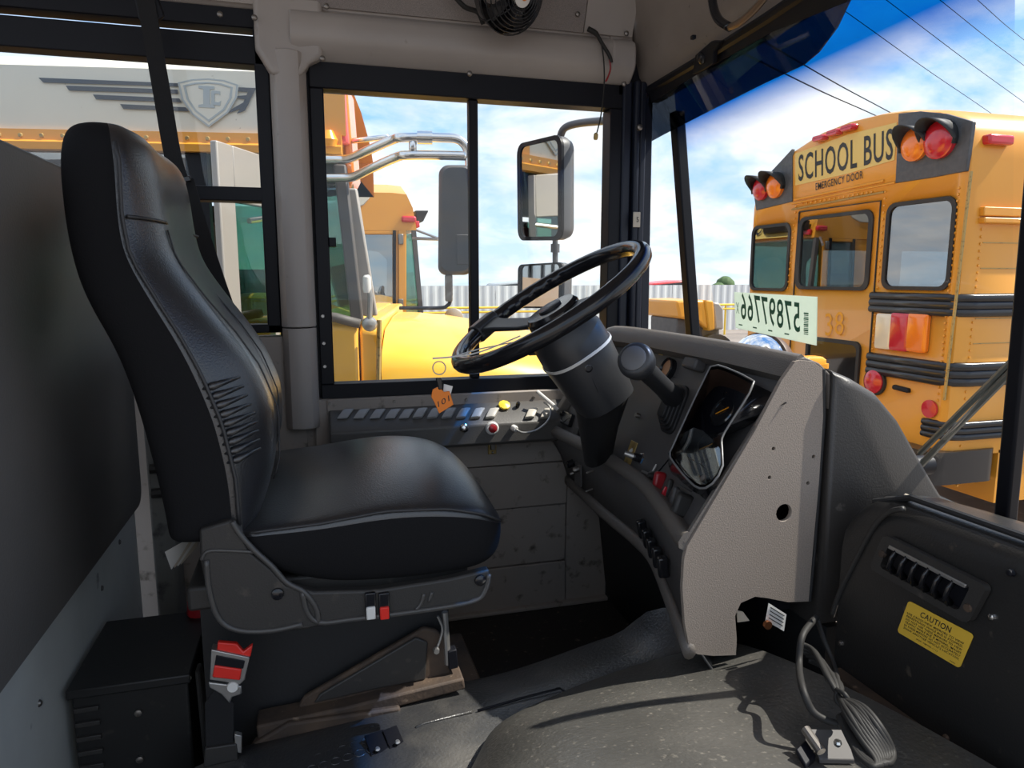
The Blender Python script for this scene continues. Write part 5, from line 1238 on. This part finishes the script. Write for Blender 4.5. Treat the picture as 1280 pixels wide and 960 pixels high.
frame_ring([PA(*q, -.0135) for q in scl(shield, .82)], [PA(*q, -.0135) for q in scl(shield, .74)], ub*.004).build('emblem_outline', K['decal2'], busA, smooth=0)
M().prism([PA(*q, -.011) for q in scl(shield, .96)], ub*.002).build('emblem_field', K['roofcream'], busA)
for pts in (((248, 107), (268, 108), (268, 111), (262, 112), (262, 130), (268, 132), (268, 135), (248, 134), (248, 131), (254, 130), (254, 111), (248, 110)), ((266, 113), (275, 114), (275, 119), (273, 117), (268, 117), (268, 127), (273, 128), (276, 126), (275, 132), (264, 131), (264, 114))): decal(pts, 'emblem_letter', 'decal2', -.014)
# windshield corner, cowl and hood
zc = PA(440, 395).z
def corner(px0, py0, px1, py1, w, th, name, m, d=0):
    a, b = PA(px0, py0, d), PA(px1, py1, d); M().loft([[q+ua*(s*w)+ub*t for s, t in ((-.5, 0), (.5, 0), (.5, th), (-.5, th))] for q in (a, b)]).build(name, K[m], busA, bevel=.008)
corner(424, 205, 446, 402, .055, .06, 'quarter_post', 'dustyblk', .0)
corner(436, 235, 462, 395, .07, .05, 'windshield_post', 'lenswht' if False else 'doorgrey', .06)
g = [PA(407, 160, .03), PA(420, 200, .03), PA(443, 397, .03), PA(407, 392, .03)]
M().prism(g, ub*.006).build('quarter_pane', K['tealglass'], busA)
g = [PA(436, 210, .10), PA(464, 398, .10), PA(464, 398, .10)+ub*2.2-ua*.55, PA(436, 210, .10)+ub*2.2-ua*.55]
M().prism(g, ua*.01).build('windshield_pane', K['tealglass'], busA)
M().tube([PA(380, 392, -.005), PA(420, 397, -.005), PA(450, 405, -.005)], .022, 8).build('window_seal', K['dustyblk'], busA, smooth=180)
# cowl block and hood
zcow = PA(430, 402).z
M().loft([[LA(s, .0+d, z) for d, z in ((0, -.6), (0, zcow-.03), (.03, zcow), (2.4, zcow), (2.4, -.6))] for s in (sA(PA(360, 430)), sA(PA(447, 430)))]).build('cowl', K['hoodyel'], busA, bevel=.015)
M().loft([[LA(s, .03+d, z) for d, z in ((0, -.6), (0, zcow-.05), (.05, zcow), (2.2, zcow), (2.2, -.6))] for s in (sA(PA(449, 430)), sA(PA(474, 430)))]).build('cowl_side', K['hoodyel'], busA, bevel=.015)
zh = PA(520, 396, .9).z-.03
hr = []
for px, drop, inn in ((476, 0, 0), (500, .0, 0), (560, .02, .02), (640, .07, .05), (720, .14, .12), (790, .24, .22), (830, .42, .35)):
    s = sA(PA(px, 440)); z1 = zh-drop
    hr.append([LA(s, d, z) for d, z in ((inn, -.55), (inn, z1-.30), (inn+.01, z1-.17), (inn+.06, z1-.09), (inn+.16, z1-.05), (inn+.30, z1), (.9, z1+.03), (1.5, z1+.03), (2.1-inn, z1), (2.35-inn, z1-.12), (2.4-inn, z1-.3), (2.4-inn, -.55))])
M().loft(hr).build('hood', K['hoodyel'], busA, smooth=60)
M().tube([PA(474, 400, .0), PA(473, 485, .0)], .012, 6).build('hood_gap', K['brass'], busA)
# fender hinge hardware
c = PA(462, 405, -.03)
M().lathe([(.035, 0), (.03, .03), (.015, .04)], c, -ub, 16).build('hood_latch', K['steel'], busA)
M().tube([c-ub*.02, PA(463, 370, -.06), PA(459, 353, -.06)], .012, 8).build('latch_arm', K['steel'], busA); M().lathe([(.016, 0), (.020, .02), (.018, .07), (.01, .08)], PA(459, 366, -.06), (0, 0, 1), 12).build('latch_cap', K['white'], busA)
# side marker at the roof edge
M().loft([[PA(px, py, .02)+ub*o for px, py in ps] for o, ps in ((0, ((413, 112), (430, 112), (435, 180), (418, 180))), (.10, ((416, 112), (432, 112), (437, 180), (420, 180))))]).build('red_roof_lamp', mat('pink_red_lens', (.80, .12, .12), .3), busA, bevel=.012)
M().loft([[PA(px, py, .06)+ub*o for px, py in ps] for o, ps in ((0, ((428, 100), (434, 112), (443, 222), (436, 236), (430, 200))), (.2, ((430, 100), (436, 112), (445, 222), (438, 236), (432, 200))))]).build('orange_edge', K['lensamb'], busA, bevel=.012)
M().lathe([(.03, -.02), (.04, .01), (.02, .05)], PA(411, 178, -.02), (0, 0, 1), 14).build('amber_marker', K['amber'], busA)
# chrome mirror bracket and mirror
dm = -.35
bt = thing('mirror_bracket', 'chrome tube mirror bracket of the neighbouring bus', 'mirror bracket', PA(410, 222, -.02))
def ct_(pxs, r=.019, n=5): M().tube(smooth_pts([PA(px, py, d) for px, py, d in pxs], n), r, 10).build('tube', K['chrome'], bt, smooth=180)
ct_([(395, 199, -.02), (425, 199, -.06), (437, 198, -.10), (460, 188, -.2), (492, 174, -.3), (505, 172, dm), (550, 172, dm), (572, 174, dm), (583, 184, dm), (587, 200, dm), (587, 215, dm)])
ct_([(395, 222, -.02), (425, 222, -.06), (442, 221, -.10), (465, 210, -.2), (497, 196, -.3), (510, 194, dm), (550, 194, dm), (583, 195, dm)])
ct_([(516, 172, dm), (516, 194, dm)], .016, 2); ct_([(425, 178, .1), (486, 171, .0)], .012, 2)
M().lathe([(.026, -.03), (.026, .03)], PA(531, 172, dm), ua, 12).build('clamp', K['chrome'], bt)
bm_ = thing('side_mirror', 'tall dusty black mirror back hanging from the chrome bracket', 'mirror', PA(570, 345, dm))
q = [PA(px, py, dm) for px, py in ((548, 207), (592, 207), (592, 344), (547, 344))]; c = sum(q, Vector())/4; a = (q[1]-q[0])/2; b = (q[0]-q[3])/2
M().loft([rrect(c-ub*z, a*s, b*s2, .035) for z, s, s2 in ((-.10, .96, .99), (0, 1, 1), (.04, .96, .985), (.06, .8, .93))]).build('shell', K['dustyblk'], bm_, smooth=45)
q2 = PA(580, 312, dm-.062); M().obox(q2, ua*.03, ub*.004, Vector((0, 0, .06))).build('cover_plate', K['dustyblk'], bm_, bevel=.003)
M().tube(smooth_pts([PA(563, 343, dm), PA(563, 374, dm), PA(559, 382, dm), PA(548, 385, dm), PA(500, 385, dm+.1)], 4), .008, 8).build('lower_arm', K['mirback'], bm_, smooth=180)
M().obox(PA(561, 360, dm), ua*.016, ub*.02, Vector((0, 0, .055))).build('lower_clamp', K['doorgrey'], bm_, bevel=.006)
q3 = PA(567, 397, 1.9)
rm = tag(M().lathe([(.005, -.016), (.060, -.010), (.070, 0), (.063, .016), (.034, .025), (.005, .028)], q3, (.2, 1, 0), 24).build('round_mirror', K['doorgrey'], smooth=60), 'round grey cross-view mirror back behind the yellow hood', 'mirror')

# ------------------------------------------------------------------ third bus further along the row
yB = 8.4
PB = lambda px, py, d=0: at(px, py, y=yB+d)
busB = thing('school_bus', 'yellow bus cab beyond the neighbouring hood, seen between its windshield and mirror', 'school bus', Vector((PB(440, 400).x, yB+1.2, GZ)))
def prB(pxs, d, th, name, m, bev=.01): return M().prism([PB(px, py, d) for px, py in pxs], (0, th, 0)).build(name, K[m], busB, bevel=bev)
prf = [(380, 238), (440, 240), (490, 241), (508, 243), (516, 260), (521, 288), (380, 288)]
M().loft([[PB(px, py, 0)+Vector((0, d, k*(1 if py < 270 else 0))) for px, py in prf] for d, k in ((0, 0), (.5, .15), (1.2, .20), (2.0, .15), (2.4, 0))]).build('roof', K['yellow'], busB, smooth=40)
prB([(380, 242), (440, 244), (464, 245), (455, 256), (440, 262), (380, 262)], -.015, .02, 'white_roof_patch', 'roofcream')
lB = PB(511, 274, -.02); M().box(lB.x-.085, lB.x+.085, lB.y-.03, lB.y+.03, lB.z-.035, lB.z+.035).build('marker_lamp', K['lensred'], busB, bevel=.02)
prB([(519, 263), (536, 263), (529, 277), (521, 278)], .1, .9, 'sign_visor', 'rubber'); prB([(519, 276), (524, 276), (525, 284), (521, 285)], .05, .2, 'warning_lamp', 'lensred')
prB([(443, 288), (494, 288), (494, 293), (443, 293)], 0, .06, 'door_header', 'yellow'); prB([(491, 288), (498, 288), (498, 400), (491, 400)], 0, .06, 'door_post', 'yellow'); prB([(498, 288), (508, 288), (508, 400), (498, 400)], -.02, .08, 'corner_post', 'yellow')
prB([(443, 385), (494, 385), (494, 420), (443, 420)], 0, .06, 'door_base', 'yellow'); prB([(380, 288), (449, 288), (449, 420), (380, 420)], .01, .06, 'side_wall', 'yellow')
prB([(449, 293), (491, 293), (491, 385), (449, 385)], .02, .008, 'door_pane', 'busglass'); prB([(455, 293), (491, 293), (491, 385), (484, 385), (484, 325), (474, 315), (455, 312)], .5, .05, 'interior_partition', 'inside')
M().tube([PB(450, 288, -.01), PB(450, 386, -.01)], .02, 5).build('door_seam', K['black'], busB); M().tube([PB(493, 288, -.01), PB(493, 386, -.01)], .02, 5).build('door_seam', K['black'], busB)
for py in (299, 380): q = PB(501, py, -.03); M().box(q.x-.03, q.x+.03, q.y-.02, q.y+.02, q.z-.06, q.z+.06).build('hinge', K['bolt'], busB, bevel=.01)
prB([(508, 292), (516, 292), (526, 400), (508, 400)], .03, .01, 'quarter_pane', 'tealglass'); 
M().loft([[q+Vector(o) for o in ((-.025, -.03, 0), (.025, -.03, 0), (.025, .03, 0), (-.025, .03, 0))] for q in (PB(517, 288), PB(527, 402))]).build('windshield_post', K['dustyblk'], busB)
g = [PB(518, 290), PB(528, 400)]; M().prism([g[0], g[1], g[1]+Vector((0, 2.3, 0)), g[0]+Vector((0, 2.3, 0))], (.01, 0, 0)).build('windshield_pane', K['tealglass'], busB)
M().loft([[PB(px, py)+Vector((0, d, 0)) for px, py in ((380, 420), (380, 470), (640, 470), (640, 425), (600, 412), (528, 404))] for d in (-.05, 2.3)]).build('hood', K['hoodyel'], busB, bevel=.08)
M().tube([PB(521, 288, -.1), PB(548, 298, -.4)], .015, 6).build('mirror_arm', K['steel'], busB); M().tube([PB(516, 298, -.1), PB(548, 299, -.4)], .018, 6).build('mirror_arm', K['steel'], busB)
for k in range(4): M().lathe([(.48, 0), (.48, .28)], (busB.location.x+(-.5 if k < 2 else 1.6), yB+(.05 if k % 2 else 2.0), GZ+.48), (0, 1, 0), 20).build('wheel', K['rubber'], busB)

# front sign of that bus
xs_ = PB(521, 288).x+.03; zb0, zb1 = PB(510, 284).z, PB(510, 252).z
M().prism([(xs_, yB+.35, zb0), (xs_, yB+2.05, zb0), (xs_-.10, yB+2.05, zb1), (xs_-.10, yB+.35, zb1)], (.02, 0, 0)).build('sign_board', K['signyel'], busB)
o = Vector((xs_+.024, yB+.5, zb0+.06)); text('SCHOOL BUS', o, (0, 1.4, 0), (-.07, 0, (zb1-zb0)*.7), .004, K['ink'], 'lettering', busB, bold=.012)
# ------------------------------------------------------------------ fittings become parts of what carries them
def as_part(root_name, owner, main, name):
    root = bpy.data.objects[root_name]; kids = list(root.children); m = next(k for k in kids if k.name.split('.')[0] == main)
    m.parent = owner; m.location = -owner.location; m.name = name
    for k in kids:
        if k is not m: k.parent = m; k.location = (0, 0, 0)
    m['label'] = root['label']; bpy.data.objects.remove(root); return m
as_part('gauge_binnacle', dash, 'hood', 'gauge_hood'); as_part('ignition_switch', dash, 'plate', 'ignition_plate'); as_part('switch_bank', dash, 'switch_plate', 'switch_bank_plate')
as_part('dash_vent', dash, 'bezel', 'control_bezel'); as_part('skirt_controls', dash, 'switch_plate', 'skirt_switch_plate')
as_part('panel_vent', rp, 'bezel', 'vent_bezel'); as_part('visor_bracket', vis, 'plate', 'visor_bracket')
as_part('cover_latch', ec, 'leaf', 'cover_latch'); as_part('metal_bracket', ec, 'leaf', 'metal_bracket')
as_part('mirror_bracket', busA, 'tube', 'mirror_bracket'); as_part('side_mirror', busA, 'shell', 'side_mirror')
rm.parent = busA; rm.location = -busA.location; del rm['category']
